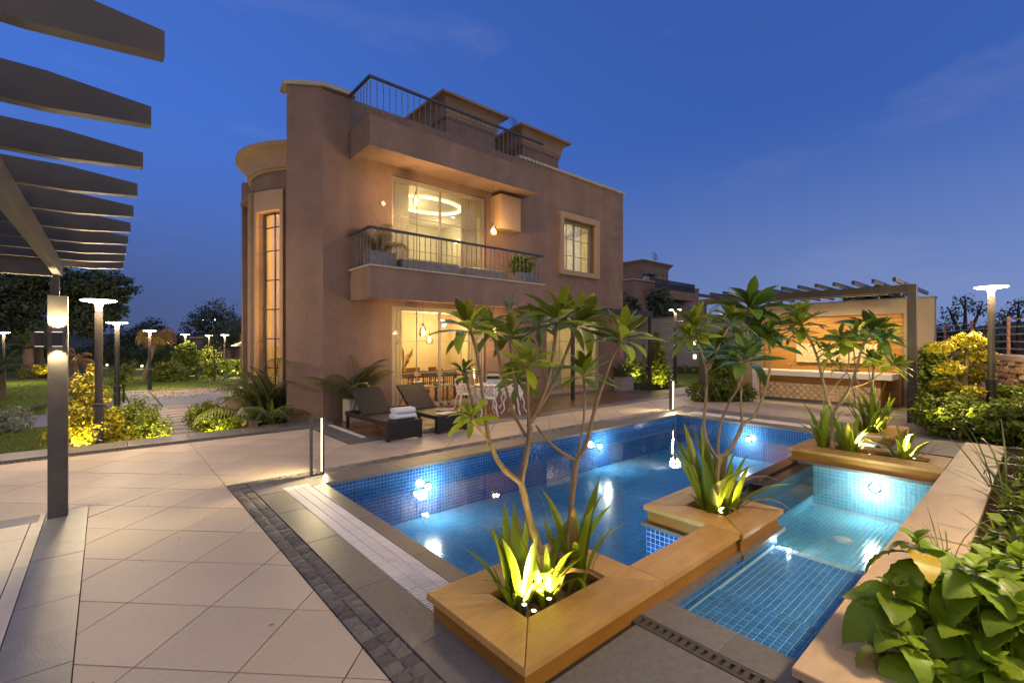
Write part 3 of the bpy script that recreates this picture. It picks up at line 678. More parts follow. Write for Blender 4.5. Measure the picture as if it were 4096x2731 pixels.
def railing(zb, zt):
    t = MB().box(4.29,9.60,9.575,9.63,zt-.05,zt).box(4.29,4.345,9.632,V0-.01,zt-.05,zt).build('railing', 'rail_dark', villa)
    if zb < 5: MB().box(9.545,9.60,9.632,V0-.01,zt-.05,zt).build('side_rail', 'rail_dark', t)
    h = zt-.05-zb
    prof = [(.016,0),(.016,h*.06),(.010,h*.07),(.010,h*.13),(.017,h*.155),(.010,h*.18),(.0095,h*.74),(.017,h*.77),(.010,h*.80),(.010,h)]
    me = MB().lathe(prof, (0,0,0), 6, False).mesh('baluster', 'rail_iron', smooth=True)
    x = 4.33
    while x < 9.6: inst('baluster', me, t, Matrix.Translation((x, 9.60, zb))); x += .1505
    for i in range(1, 7):
        inst('baluster', me, t, Matrix.Translation((4.318, 9.60+i*.16, zb)))
        if zb < 5: inst('baluster', me, t, Matrix.Translation((9.572, 9.60+i*.16, zb)))
    return t
railing(6.72, 7.59); railing(3.496, 4.33)
# windows and sliding doors
def window(nm, u0, u1, z0, z1, v, mid, hs, parts, fr=.06):
    m = MB(); m.box(u0,u0+fr,v,v+.09,z0,z1); m.box(u1-fr,u1,v,v+.09,z0,z1); m.box(u0+fr,u1-fr,v,v+.09,z0,z0+fr); m.box(u0+fr,u1-fr,v,v+.09,z1-fr,z1)
    t = m.build(nm, 'alu', villa)
    for k in range(parts):
        a = u0+fr+(u1-u0-2*fr)*k/parts; b = u0+fr+(u1-u0-2*fr)*(k+1)/parts; d = .012+.03*(k % 2); s = .045 if parts > 1 else .02
        f = MB(); f.box(a,a+s,v+d,v+d+.035,z0+fr,z1-fr); f.box(b-s,b,v+d,v+d+.035,z0+fr,z1-fr); f.box(a+s,b-s,v+d,v+d+.035,z0+fr,z0+fr+s); f.box(a+s,b-s,v+d,v+d+.035,z1-fr-s,z1-fr)
        for i in range(1, mid): c = a+(b-a)*i/mid; f.box(c-.010,c+.010,v+d+.005,v+d+.03,z0+fr+s,z1-fr-s)
        for h in hs: f.box(a+s,b-s,v+d+.007,v+d+.028,h-.010,h+.010)
        f.build('sash', 'alu', t)
        MB().box(a+s,b-s,v+d+.0325,v+d+.0345,z0+fr+s,z1-fr-s).build('pane', 'pane', t)
    return t
window('sliding_door', *W1, V0+.10, 2, (1.00,1.84), 2); window('sliding_door', *W2, V0+.10, 2, (4.20,5.05), 2)
window('sliding_door', *W3, V0+.08, 2, (.98,1.84), 2); window('window', *W4, V0+.17, 2, (4.82,5.39), 2, .035)
m = MB(); a,b,c,d = W4
m.box(a-.18,a,V0-.12,V0-.001,c-.16,d+.20); m.box(b,b+.20,V0-.12,V0-.001,c-.16,d+.20); m.box(a,b,V0-.12,V0-.001,d,d+.20); m.box(a,b,V0-.12,V0-.001,c-.16,c)
m.build('window_surround', 'stucco_light', villa)
t = MB().lathe([(.055,0),(.055,.02),(.04,.03)], (0,0,0), 14); q = MB().frame((5.14,V0,5.21),(1,0,0),(0,0,1)).lathe([(.06,0),(.06,.02),(.03,.03)],(0,0,0),14).build('outlet_cap', 'white_plastic', villa)
# air conditioner cabinet under the roof slab
t = MB().box(8.53,9.30,10.23,V0-.003,5.09,6.068).build('cabinet', 'stucco_light', villa)
MB().box(8.56,9.27,10.215,10.229,5.13,6.05).build('louvre_panel', 'stucco_light', t)
# penthouses
def penthouse(u0, u1, v0, v1, z0, zc, zt, o_, label):
    t = MB().box(u0+o_,u1-o_,v0+o_,v1-o_,z0,zc).build('stair_tower', 'stucco', villa)
    m = MB(); N = 9; prof = [(o_*(1-.02), zc-.13),(o_-.03,zc-.13),(o_-.03,zc-.08),(o_-.06,zc-.08),(o_-.06,zc)]
    for i in range(N+1):
        a = i/N*math.pi/2; prof.append((o_-.08-(o_-.08)*(1-math.cos(a)), zc+.02+(zt-.09-zc-.02)*math.sin(a)))
    prof += [(0,zt-.085),(-.02,zt-.085),(-.02,zt),(1.0,zt)]
    rings = [[(u0+d,v0+d,z),(u1-d,v0+d,z),(u1-d,v1-d,z),(u0+d,v1-d,z)] for d, z in prof]
    m.v = [p for r in rings for p in r]
    m.f = [(i*4+j, i*4+(j+1)%4, i*4+4+(j+1)%4, i*4+4+j) for i in range(len(rings)-1) for j in range(4)] + [tuple(len(m.v)-4+j for j in range(4))]
    m.build('cornice', 'stucco_pale', t); return t
penthouse(8.38, 11.21, 13.0, 18.0, 6.72, 9.56, 10.14, .36, 0); penthouse(11.87, 14.63, 13.0, 16.5, 6.72, 9.56, 10.13, .36, 0)
tk = thing('water_tank', 'white water tank on the roof between the two stair towers', 'tank', (11.55,15.2,6.72)); MB().lathe([(.55,0),(.55,1.9),(.45,2.1),(.12,2.2)], (11.55,15.2,6.72), 16).build('drum', 'tank_white', tk, True); MB().lathe([(.16,2.2),(.16,2.28)], (11.55,15.2,6.72), 12).build('lid', 'tank_white', tk)
def dish(loc, r, label):
    t = thing('satellite_dish', label, 'satellite dish', loc); x, y, z = loc
    MB().tube([(x,y,z),(x,y,z+r*1.3)], r*.06, 6).build('mast', 'dish', t)
    m = MB().frame((x,y-r*.2,z+r*1.5),(1,0,0),(0,.35,.94))
    for rr in (1,.75,.5,.25): m.tube([(r*rr*math.cos(a*math.pi/10),r*rr*math.sin(a*math.pi/10),-r*.25*rr*rr) for a in range(21)], r*.02, 4, False)
    for a in range(10): m.tube([(0,0,0),(r*math.cos(a*math.pi/5),r*math.sin(a*math.pi/5),-r*.25)], r*.018, 4)
    m.build('reflector', 'dish', t); m = MB().frame((x,y-r*.2,z+r*1.5),(1,0,0),(0,.35,.94)); m.tube([(0,-r*.8,0),(0,0,-r*.9)], r*.03, 5); m.build('arm', 'dish', t); return t
dish((11.75,13.35,9.9), .24, 'small mesh satellite dish beside the second stair tower on the villa roof')
# round stair bay
BC = (4.886, 13.73)
def arc(r, a0, a1, n): return [(BC[0]+r*math.cos(R(a0+(a1-a0)*i/n)), BC[1]+r*math.sin(R(a0+(a1-a0)*i/n))) for i in range(n+1)]
def sector(r0, r1, a0, a1, z0, z1, m, n=None):
    n = n or max(2, int(abs(a1-a0)/5)); i_, o_ = arc(r0,a0,a1,n), arc(r1,a0,a1,n); k = len(m.v)
    for p, q in zip(i_, o_): m.v += [(p[0],p[1],z0),(q[0],q[1],z0),(q[0],q[1],z1),(p[0],p[1],z1)]
    for i in range(n):
        for j in range(4): m.f.append((k+i*4+j, k+i*4+(j+1)%4, k+i*4+4+(j+1)%4, k+i*4+4+j))
    m.f += [(k,k+1,k+2,k+3),(k+n*4+3,k+n*4+2,k+n*4+1,k+n*4)]
    return m
def ang(px):   # bearing on the bay, degrees
    return px
A0, A1 = 193.0, 217.1
S0, S1 = 190.0, 219.6
m = MB(); sector(1.75,1.95,90,A0,-.4,6.2,m); sector(1.75,1.95,A1,300,-.4,6.2,m); sector(1.75,1.95,A0,A1,5.11,6.2,m,6); sector(1.75,1.95,A0,A1,-.4,.35,m,6)
bay = m.build('stair_bay', 'stucco', villa)
m = MB(); sector(1.951,2.03,S0,A0,.3,5.62,m,3); sector(1.951,2.03,A1,S1,.3,5.62,m,3); sector(1.951,2.03,A0,A1,5.11,5.62,m,6); m.build('window_surround', 'stucco_light', bay)
m = MB(); sector(1.951,2.03,150,183,-.3,5.72,m,8); m.build('side_pier', 'stucco_pale', bay)
m = MB(); prof = [(1.95,6.10),(2.0,6.10),(2.0,6.16),(2.04,6.16),(2.04,6.22)]+[(2.06+.225*(1-math.cos(i/10*math.pi/2)), 6.24+.36*math.sin(i/10*math.pi/2)) for i in range(11)]+[(2.29,6.60),(2.31,6.61),(2.31,6.70),(1.2,6.72)]
n = 60
for r, z in prof:
    for i in range(n+1): a = R(60+270*i/n); m.v.append((BC[0]+r*math.cos(a), BC[1]+r*math.sin(a), z))
m.f = [(i*(n+1)+j, i*(n+1)+j+1, (i+1)*(n+1)+j+1, (i+1)*(n+1)+j) for i in range(len(prof)-1) for j in range(n)]
m.build('cornice', 'stucco_light', bay, True)
m = MB()
for a in (A0+.3, (A0+A1)/2+1, A1-.3): c = arc(1.80,a-.35,a+.35,1); m.prism([c[0],c[1],arc(1.76,a+.35,a-.35,1)[0],arc(1.76,a+.35,a-.35,1)[1]],.35,5.11)
for z in (.36,1.15,1.9,2.65,3.4,4.15,4.75,5.09): sector(1.765,1.795,A0,A1,z-.012,z+.012,m,6)
m.build('window_bars', 'rail_dark', villa)
m = MB(); sector(1.78,1.784,A0,A1,.35,5.11,m,6); m.build('pane', 'pane', villa)
# stair hall behind the bay window
m = MB(); sector(1.70,1.745,-40,192,-.3,6.1,m,30); m.build('stair_wall', 'room_wall', villa)
m = MB()
for i in range(16): m.box(4.2,5.2,14.6-.22*(i%8),14.82-.22*(i%8), (.2+.19*i), (.26+.19*i))
m.build('stair_steps', 'wood_dark', villa)
lamp('stair_light', 'POINT', (4.2,13.2,2.4), 120, AMB, villa, .12); lamp('stair_light', 'POINT', (4.2,13.2,4.6), 120, AMB, villa, .12)
MB().lathe([(1.9,5.5),(1.9,5.56)], (BC[0],BC[1],0), 32).build('stair_ceiling', 'room_ceiling', villa)
pt = thing('stair_pendant', 'glowing amber glass pendant seen through the tall bay window', 'pendant lamp', (3.85,12.95,3.0))
m = MB(); m.sphere((3.85,12.95,3.02),(.13,.13,.09)).sphere((3.85,12.95,2.90),(.10,.10,.07)).sphere((3.83,12.95,2.80),(.07,.07,.05)); m.build('shade', 'shade_glow', pt, True); MB().tube([(3.85,12.95,3.1),(3.85,12.95,5.5)], .006, 5).build('cord', 'rail_dark', pt)
# rooms
def room(u0, u1, v0, v1, z0, z1, wm, fm='room_floor'):
    m = MB(); m.box(u0-.05,u1+.05,v1,v1+.05,z0,z1); m.box(u0-.05,u0,v0,v1,z0,z1); m.box(u1,u1+.05,v0,v1,z0,z1); m.build('room_wall', wm, villa)
    MB().box(u0-.05,u1+.05,v0,v1+.05,z0-.06,z0).build('room_floor', fm, villa); MB().box(u0-.05,u1+.05,v0,v1+.05,z1,z1+.05).build('room_ceiling', 'room_ceiling', villa)
room(5.1,9.6,V0+.26,14.4,.10,2.80,'room_wall'); room(5.1,9.6,V0+.26,15.0,3.52,6.05,'room_wall_pale'); room(10.3,14.6,V0+.26,14.6,.08,2.80,'room_wall_pale'); room(10.9,14.4,V0+.26,14.6,3.6,6.1,'room_wall_pale')
lamp('dining_light', 'POINT', (7.2,12.4,2.35), 105, (1.0,.70,.30), villa, .2); lamp('dining_light', 'POINT', (6.2,13.6,2.3), 45, (1.0,.70,.30), villa, .1); lamp('dining_light', 'POINT', (8.6,13.4,2.2), 45, (1.0,.72,.34), villa, .1)
lamp('bedroom_light', 'POINT', (7.0,12.8,5.6), 24, (1.0,.82,.46), villa, .25); lamp('bedroom_light', 'POINT', (8.8,14.0,5.4), 20, (1.0,.85,.5), villa, .2); lamp('bedroom_light', 'POINT', (6.3,11.5,5.2), 16, (1.0,.82,.46), villa, .2)
lamp('kitchen_light', 'POINT', (12.2,12.4,2.4), 90, (1.0,.82,.48), villa, .2); lamp('study_light', 'POINT', (12.6,12.6,5.6), 80, (1.0,.85,.52), villa, .2)
# oval cove in the upper ceiling, dark tv wall, brick paper
m = MB(); c = [(7.45+1.15*math.cos(i*math.pi/24), 12.5+.75*math.sin(i*math.pi/24)) for i in range(48)]; m.tube([(x,y,6.0) for x,y in c]+[(c[0][0],c[0][1],6.0)], .035, 6); m.build('cove_light', 'cove_glow', villa)
MB().box(5.15,6.6,14.9,14.99,3.52,6.0).build('feature_wall', 'brick_paper', villa)
for x, y in ((6.1,11.6),(8.3,12.0),(8.9,13.2)): MB().lathe([(.05,0),(.05,.01)], (x,y,6.035), 10).build('downlight', 'strip_glow', villa)
m = MB(); m.box(10.4,13.0,14.1,14.55,.08,.98); m.build('kitchen_unit', 'mint', villa); MB().box(10.4,13.0,14.05,14.56,.981,1.03).build('worktop', 'counter_white', villa); MB().box(11.4,13.3,12.3,12.9,.08,.95).build('kitchen_island', 'mint', villa); MB().box(11.35,13.35,12.25,12.95,.951,1.0).build('worktop', 'counter_white', villa)
# curtains
def curtain(u0, u1, v, z0, z1, label):
    t = thing('curtain', label, 'curtain', ((u0+u1)/2,v,z0)); m = MB(); n = int((u1-u0)*60)
    for i in range(n+1):
        y = v+.035*math.sin(i*1.05); m.v += [(u0+(u1-u0)*i/n,y,z0),(u0+(u1-u0)*i/n,y,z1)]
    m.f = [(2*i,2*i+2,2*i+3,2*i+1) for i in range(n)]; m.build('drape', 'curtain', t, True); MB().tube([(u0-.05,v,z1),(u1+.05,v,z1)],.012,6).build('rod','alu',t)
curtain(5.42,5.86,V0+.36,.12,2.66,'pale curtain gathered at the bottle end of the dining room door'); curtain(7.95,8.32,V0+.36,.12,2.66,'pale curtain gathered at the dining room door nearest the white chairs')
curtain(5.44,6.05,V0+.36,3.54,5.95,'cream curtain gathered behind the balcony door by the potted palm'); curtain(7.75,8.30,V0+.36,3.54,5.95,'cream curtain gathered behind the balcony door by the wall cabinet')
# hanging lamps under the slabs
def pendant(loc, top, label, grp=None, r=.085):
    x, y, z = loc; t = thing('pendant_lamp', label, 'pendant lamp', loc, grp)
    m = MB(); m.lathe([(r*.5,.26),(r*.75,.20),(r,.08),(r*.85,0)], loc, 14, False); m.build('glass_shade', 'wine_glass', t, True)
    m = MB()
    for i in range(7): a = i*6.283/7; m.tube([(x+r*.5*math.cos(a),y+r*.5*math.sin(a),z+.26),(x+r*math.cos(a+.2),y+r*math.sin(a+.2),z+.08),(x+r*.85*math.cos(a),y+r*.85*math.sin(a),z)], .004, 4)
    m.build('cage', 'gold_glass', t)
    MB().sphere((x,y,z+.12), (.04,.04,.055), 10, 8).build('bulb', 'bulb_glow', t, True); MB().lathe([(.03,.25),(.03,.31),(.008,.33)], loc, 8).build('socket', 'rail_dark', t); MB().tube([(x,y,z+.32),(x,y,top)], .006, 5).build('cord', 'rail_dark', t)
    return t
p = pendant((5.75,10.15,5.17), 6.18, 'pendant lamp under the roof slab, hung in front of the upper balcony door'); lamp('bulb_light', 'POINT', (5.75,9.99,5.24), 48, AMB, p, .05)
p = pendant((8.10,10.05,4.78), 6.18, 'pendant lamp hanging beside the white wall cabinet on the upper balcony'); lamp('bulb_light', 'POINT', (8.10,9.89,4.85), 48, AMB, p, .05)
p = pendant((5.93,10.12,1.95), 2.88, 'pendant lamp under the balcony, in front of the dining room door', r=.095); lamp('bulb_light', 'POINT', (5.93,9.96,2.03), 38, AMB, p, .05)
p = pendant((8.20,10.15,1.98), 2.88, 'pendant lamp under the balcony, above the white garden chairs', r=.085); lamp('bulb_light', 'POINT', (8.20,9.99,2.05), 38, AMB, p, .05)
# dining room furniture
dt = thing('dining_table', 'long dark wooden dining table laid for a meal', 'table', (7.2,12.3,.10))
MB().bev(5.75,8.75,11.9,12.75,.78,.84,.01).build('top', 'wood_dark', dt)
for x in (5.9,8.6):
    for y in (12.0,12.65): MB().box(x-.04,x+.04,y-.04,y+.04,.10,.78).build('leg', 'wood_dark', dt)
def dchair():
    t = thing('dining_chair', '', 'chair', (0,0,0), 'dining chairs round the long table')
    MB().bev(-.22,.22,-.22,.22,.42,.47,.01).build('seat', 'cushion', t)
    for sx in (-1,1):
        MB().tube([(sx*.19,-.19,.42),(sx*.22,-.22,0)],.02,6).build('leg','wood_dark',t); MB().tube([(sx*.23,.25,0),(sx*.19,.20,.45),(sx*.20,.25,.86)],.02,6).build('leg','wood_dark',t)
    m = MB()
    for i in range(5): m.tube([(-.14+.07*i,.21,.47),(-.14+.07*i,.245,.80)],.010,5)
    m.build('spindles','wood_dark',t); MB().box(-.23,.23,.225,.265,.78,.90).build('backrest','wood_dark',t); return t
d0 = dchair(); DC = [(6.2,11.7,math.pi,'dining chair nearest the glass beside the wine bottle'),(6.9,11.65,math.pi,'dining chair nearest the glass in front of the pampas vase'),(7.6,11.7,math.pi,'dining chair nearest the glass below the fruit bowl'),(8.3,11.68,math.pi,'dining chair nearest the glass by the golden vase'),(6.4,13.0,0,'dining chair beyond the table at the bottle end'),(7.4,13.0,0,'dining chair beyond the middle of the table'),(8.2,13.0,0,'dining chair beyond the table by the golden vase')]
for i, (x,y,a,l) in enumerate(DC):
    if i == 0: d0.location = (x,y,.10); d0.rotation_euler = (0,0,a); d0['label'] = l
    else: dup(d0, (x,y,.10), a, l)
vs = thing('vase', 'glass vase of tall pampas grass on the dining table', 'vase', (6.6,12.35,.84)); MB().lathe([(.06,0),(.08,.08),(.05,.22)], (6.6,12.35,.84), 12).build('glass', 'gold_glass', vs, True)
for i in range(9):
    a = i*.7; h = random.uniform(.55,.85); x1, y1 = 6.6+.22*math.cos(a), 12.35+.18*math.sin(a)
    MB().tube([(6.6,12.35,.9),(6.6+.1*math.cos(a),12.35+.08*math.sin(a),.84+h*.55),(x1,y1,.84+h*.8),(x1+.06*math.cos(a),y1,.84+h)], [.004,.02,.045,.012], 6).build('plume', 'pampas', vs, True)
bt = thing('wine_bottle', 'dark wine bottle standing on the dining table', 'bottle', (6.0,12.2,.84)); MB().lathe([(.037,0),(.037,.2),(.014,.25),(.014,.32)], (6.0,12.2,.84), 10).build('glass', 'bottle_glass', bt, True); MB().lathe([(.0155,.27),(.0155,.322)],(6.0,12.2,.84),10).build('cap','rail_dark',bt)
bw = thing('fruit_bowl', 'wide bowl of greenery on the dining table', 'bowl', (7.15,12.2,.84)); MB().lathe([(.05,0),(.15,.07),(.17,.10),(.15,.09)], (7.15,12.2,.84), 14).build('bowl', 'gold_glass', bw, True); MB().sphere((7.15,12.2,.93),(.12,.12,.06)).build('contents','plumeria_dark',bw)
gv = thing('golden_vase', 'round golden glass vase on the dining table', 'vase', (7.85,12.4,.84)); MB().lathe([(.05,0),(.11,.08),(.11,.16),(.05,.22),(.05,.24)], (7.85,12.4,.84), 14).build('glass', 'gold_glass', gv, True); MB().sphere((7.85,12.4,.95),(.05,.05,.06)).build('candle','shade_glow',gv)
for i, (x,y,l) in enumerate(((6.35,12.35,'round cage lamp over the bottle end of the dining table'),(7.55,12.5,'round cage lamp over the golden vase end of the dining table'))):
    pendant((x,y,1.75), 2.8, l, 'cage lamps over the dining table', .12)
# ================================================================== deck
dk = structure('deck', 'brown stone deck in front of the villa')
MB().box(3.26,15.2,8.06,V0-.02,-.012,.0).build('bedding', 'joint', dk)
for x in np.arange(3.27, 15.2, .9):
    slab_poly([(x,8.07),(min(x+.896,15.19),8.07),(min(x+.896,15.19),8.42),(x,8.42)], 0, .012, 'border_slab', 'slate', dk)
for y in np.arange(8.425, 10.6, .75): slab_poly([(3.27,y),(3.62,y),(3.62,min(y+.746,10.66)),(3.27,min(y+.746,10.66))], 0, .012, 'border_slab', 'slate', dk)
m = MB()
for y in np.arange(8.45, 10.6, .06): m.box(3.64,3.68,y,y+.03,.001,.02)
m.box(3.70,3.715,8.43,10.6,.001,.024); m.build('drain_slot', 'grate_white', dk, kind='stuff')
for i, x in enumerate(np.arange(3.73, 15.1, .6)):
    for j, y in enumerate(np.arange(8.43, 10.6, .3)):
        slab_poly([(x,y),(min(x+.597,15.19),y),(min(x+.597,15.19),min(y+.297,10.66)),(x,min(y+.297,10.66))], 0, .014+random.uniform(-.001,.001), 'deck_board', 'deck', dk, .003)

# ================================================================== pergolas
th = R(-0.31); AX = (math.cos(th), math.sin(th), 0); AY = (-math.sin(th), math.cos(th), 0)
def MF(): return MB().frame((0,0,0), AX, AY)
pg = thing('pergola', 'dark metal pergola with tapered rafters over the slate banded terrace', 'pergola', (0,0,0))
for v in (6.68, -0.6):
    o = MF().bev(-.476,-.326,v,v+.13,0,2.286,.004).build('post', 'steel_post', pg)
    MF().box(-.458,-.39,v+.03,v+.1,2.287,2.50).build('neck', 'steel_dark', o)
MF().box(-.434,-.374,-1.2,6.86,2.50,2.645).build('beam', 'steel_post', pg); MF().box(-4.0,-.436,6.62,6.68,2.475,2.645).build('beam', 'steel_post', pg)
rf = MB()
H0, H1, T0, T1 = 2.647, 2.785, 2.675, 2.748
rf.v = [(-4.1,-.025,H0),(-4.1,.025,H0),(-4.1,.025,H1),(-4.1,-.025,H1),(-.17,-.025,H0),(-.17,.025,H0),(-.17,.025,H1-.005),(-.17,-.025,H1-.005),(.128,-.025,T0),(.128,.025,T0),(.128,.025,T1),(.128,-.025,T1)]
rf.f = [(0,3,2,1)] + [(a,a+1,a+5,a+4) for a in (0,1,2)] + [(3,0,4,7)] + [(a,a+1,a+5,a+4) for a in (4,5,6)] + [(7,4,8,11),(8,9,10,11)]
me = rf.mesh('rafter', 'steel_dark')
for k in range(10):
    inst('rafter', me, pg, Matrix.Rotation(th,4,'Z') @ Matrix.Translation((0, 1.79+.60*k, 0)))
def wall_lamp(u0, u1, v0, v1, z0, z1, label, front=True, e=9):
    c = Vector(AX)*((u0+u1)/2)+Vector(AY)*((v0+v1)/2)
    t = thing('wall_lamp', label, 'wall lamp', (c.x,c.y,z0), 'up and down lamps on the pergola post')
    MF().bev(u0,u1,v0,v1,z0,z1,.004).build('housing', 'lamp_black', t)
    MF().box(u0+.03,u1-.03,v0-.003,v0-.0005,z0+.01,z1-.01).build('front_glass', 'oven_black', t)
    for z, d in ((z1+.002,1),(z0-.002,-1)):
        MF().box(u0+.03,u1-.03,v0+.02,v1-.02,min(z,z+.002*d),max(z,z+.002*d)).build('lens', 'niche_glow', t)
        lamp('beam', 'SPOT', (c.x, c.y, z+.012*d), e*7 if d > 0 else e*3, (1.0,.80,.42), t, .02, (0,.05,d), 105, .6)
wall_lamp(-.468,-.334,6.585,6.678,1.765,1.905, 'black up and down lamp on the face of the pergola post')
wall_lamp(-.60,-.478,6.70,6.79,1.765,1.905, 'black up and down lamp on the side of the pergola post')

pb = thing('bar_pergola', 'dark metal pergola standing in front of the outdoor bar', 'pergola', (13.7,4.4,0))
for v in (1.87, 6.74): MB().bev(13.60,13.76,v,v+.16,0,3.11 if v < 2 else 2.95).build('post', 'steel_dark', pb)
MB().box(13.601,13.759,2.031,6.90,2.952,3.11).build('beam', 'steel_dark', pb)
me = MB().box(-.98,3.32,-.028,.028,0,.085).mesh('rafter', 'steel_dark')
for k in range(13): inst('rafter', me, pb, Matrix.Translation((0, 2.11+.365*k-4.4, 3.112)))
pd = thing('deck_pergola', 'dark flat roofed pergola over the far end of the deck', 'pergola', (13,9.7,0))
for x in (10.93, 15.22): MB().box(x,x+.09,9.62,9.71,.014,2.78).build('post', 'steel_dark', pd)
MB().box(10.8,15.45,9.62,9.71,2.781,2.96).build('beam', 'steel_dark', pd); MB().box(15.22,15.31,9.711,V0+1.5,2.79,2.95).build('beam', 'steel_dark', pd)
for k in range(14): MB().box(10.9+.33*k,10.95+.33*k,9.712,V0-.005,2.85,2.95).build('slat', 'steel_dark', pd)

# ================================================================== pole lamps and bollards
def pole_lamp(loc, h, label, e=110, grp='pole lamps with round glowing heads', real=True, c=(1.0,.74,.42)):
    t = thing('pole_lamp', label, 'street lamp', loc, grp); x, y, z = loc; s = h/2.85
    MB().lathe([(.13,0),(.13,.02),(.078,.03),(.078,.92*s),(.090,.925*s),(.090,.95*s),(.080,.955*s),(.080,.975*s),(.090,.98*s),(.090,1.0*s),(.06,1.01*s)], loc, 14).build('sleeve', 'lamp_black', t, True)
    MB().lathe([(.056,1.0*s),(.056,h-.20)], loc, 14).build('pole', 'lamp_grey', t, True)
    m = MB().lathe([(.050,h-.21),(.052,h-.15),(.062,h-.09),(.085,h-.03)], loc, 14, False)
    for a in (0,1.57,3.14,4.71): m.tube([(x+.09*math.cos(a),y+.09*math.sin(a),z+h-.045),(x+.24*math.cos(a),y+.24*math.sin(a),z+h-.02)], .010, 5)
    m.build('head', 'white_plastic', t, True)
    MB().lathe([(.08,h-.022),(.235,h-.024),(.25,h-.016),(.25,h-.006),(.235,h),(.08,h+.003)], loc, 24).build('light_ring', 'lamp_glow', t, True)
    if real: lamp('lamp_light', 'POINT', (x,y,z+h+.0-.12), e, c, t, .22)
    return t
pole_lamp((-.08,11.12,-.29), 2.85, 'pole lamp rising from the golden cypress beside the pergola post', 300)
pole_lamp((.27,17.84,-.46), 2.85, 'pole lamp behind the round green hedge, by the lawn path', 260)
pole_lamp((1.6,27.8,-.45), 2.82, 'pole lamp at the lawn edge next to the drooping palm', 520)
for px, d, l in ((741,31,'small far pole lamp standing alone above the shrubs of the lawn'),(836,36,'far pole lamp in front of the beige outbuilding'),(899,33,'far pole lamp nearest the villa bay'),(14,25,'far pole lamp at the outer edge of the lawn beyond the palm')):
    x, y = {741:(4.03,37.66),836:(6.07,42.53),899:(6.40,38.25),14:(-4.09,36.80)}[px]
    pole_lamp((x,y,-.45), 2.80, l, 480)
pole_lamp((13.47,.70,.06), 2.87, 'pole lamp beside the golden tree at the stone boundary wall', 340)
pole_lamp(((18.91,10.69)[0],(18.91,10.69)[1],0), 3.25, 'pole lamp behind the conical shrub, in front of the grey panel wall', 180)
pole_lamp((-3.6,-2.0,0), 2.87, 'unseen pole lamp added behind the viewer as warm fill', 260)  # out of view, added for warm fill on terrace and planters
pole_lamp((4.1,-1.0,.06), 2.87, 'unseen pole lamp added in the planting bed to light the broad leaved shrub', 420)  # out of view, added so the shrub and wall cap are lit from the side
def bollard(loc, label):
    x, y, z = loc; t = thing('bollard_light', label, 'bollard light', loc, 'rectangular loop bollard lights')
    m = MB(); m.box(x-.09,x-.066,y-.03,y+.03,z,z+.80); m.box(x+.062,x+.086,y-.035,y+.035,z,z+.80); m.box(x-.066,x+.062,y-.03,y+.03,z+.776,z+.80); m.box(x-.066,x+.062,y-.03,y+.03,z,z+.026)
    m.build('frame', 'steel_post', t); MB().box(x+.0585,x+.0615,y-.014,y+.014,z+.04,z+.765).build('light_strip', 'strip_glow', t)
    lamp('strip_light', 'AREA', (x+.052,y,z+.40), 36, (1.0,.80,.42), t, .03, (-1,0,-.15), sx=.70)
    return t
bollard((2.17,6.50,.004), 'loop shaped bollard light on the pool coping near the grate corner'); bollard((11.28,6.47,.004), 'loop shaped bollard light at the far corner of the pool')

# ================================================================== outdoor bar
bw_ = thing('bar_wall', 'tall plaster framed wall with orange stone panel behind the outdoor bar', 'wall', (17,4.4,0))
m = MB(); m.box(16.9,17.25,1.95,7.2,2.62,3.02); m.box(16.9,17.25,1.95,2.6,0,2.62); m.box(16.9,17.25,6.3,7.2,0,2.62); m.box(17.05,17.25,2.6,6.3,0,2.62); m.build('frame', 'frame_plaster', bw_)
MB().box(16.87,17.28,1.92,7.23,3.022,3.06).build('coping', 'slate', bw_)
for i in range(7):
    z0 = .02+.372*i
    for a, b in (((2.62,4.4),(4.404,6.28)) if i % 2 else ((2.62,3.6),(3.604,5.2),(5.204,6.28))): MB().bev(-.02,.02,a,b,z0,z0+.37,.003).build('stone_slab', 'bar_stone', bw_, loc=None).location.x += 17.02
me = MB().frame((0,0,0),(0,1,0),(0,0,1)).bev(-.048,.048,-.048,.048,0,.03,.006).mesh('mosaic_tile', 'mosaic')
n = 0
for i in range(21):
    for j in range(6):
        inst('mosaic_tile', me, bw_, Matrix.Translation((16.985-17-(.03+.0+random.uniform(0,.015)), 3.25+i*.10-4.4, 1.22+j*.10)) @ Matrix.Rotation(math.pi,4,'Z'))
br = thing('bar_counter', 'outdoor bar with white counter top and woven stone mosaic front', 'bar', (15.9,4.4,0))
MB().box(15.78,16.4,2.9,6.0,.10,.795).build('body', 'bar_stone', br); MB().box(15.82,16.4,2.92,6.0,.0,.10).build('plinth', 'slate', br)
MB().bev(15.52,16.45,2.62,6.12,.80,.955,.006).build('counter_top', 'counter_white', br); MB().box(15.54,16.43,6.0,6.115,0,.799).build('end_panel', 'counter_white', br)
MB().box(16.41,16.88,2.62,2.9,.0,1.02).build('side_cabinet', 'bar_stone', br)
mt = MB().frame((0,0,0),(0,1,0),(0,0,1)); mt.add([(-.045,-.045,0),(.045,-.045,0),(.045,.045,0),(-.045,.045,0),(-.03,-.04,.012),(.04,-.04,.04),(.04,.04,.04),(-.03,.04,.012)],[(4,5,6,7),(0,1,5,4),(1,2,6,5),(2,3,7,6),(3,0,4,7)]); me = mt.mesh('mosaic_tile', 'mosaic')
n = 0; rest = []
for i in range(33):
    for j in range(5):
        M = Matrix.Translation((15.779-15.9, 2.95+i*.0925-4.4, .155+j*.0925)) @ Matrix.Rotation(math.pi,4,'Z') @ (Matrix.Rotation(math.pi,4,'X') if (i+j) % 2 else Matrix.Identity(4))
        inst('mosaic_tile', me, br, M)
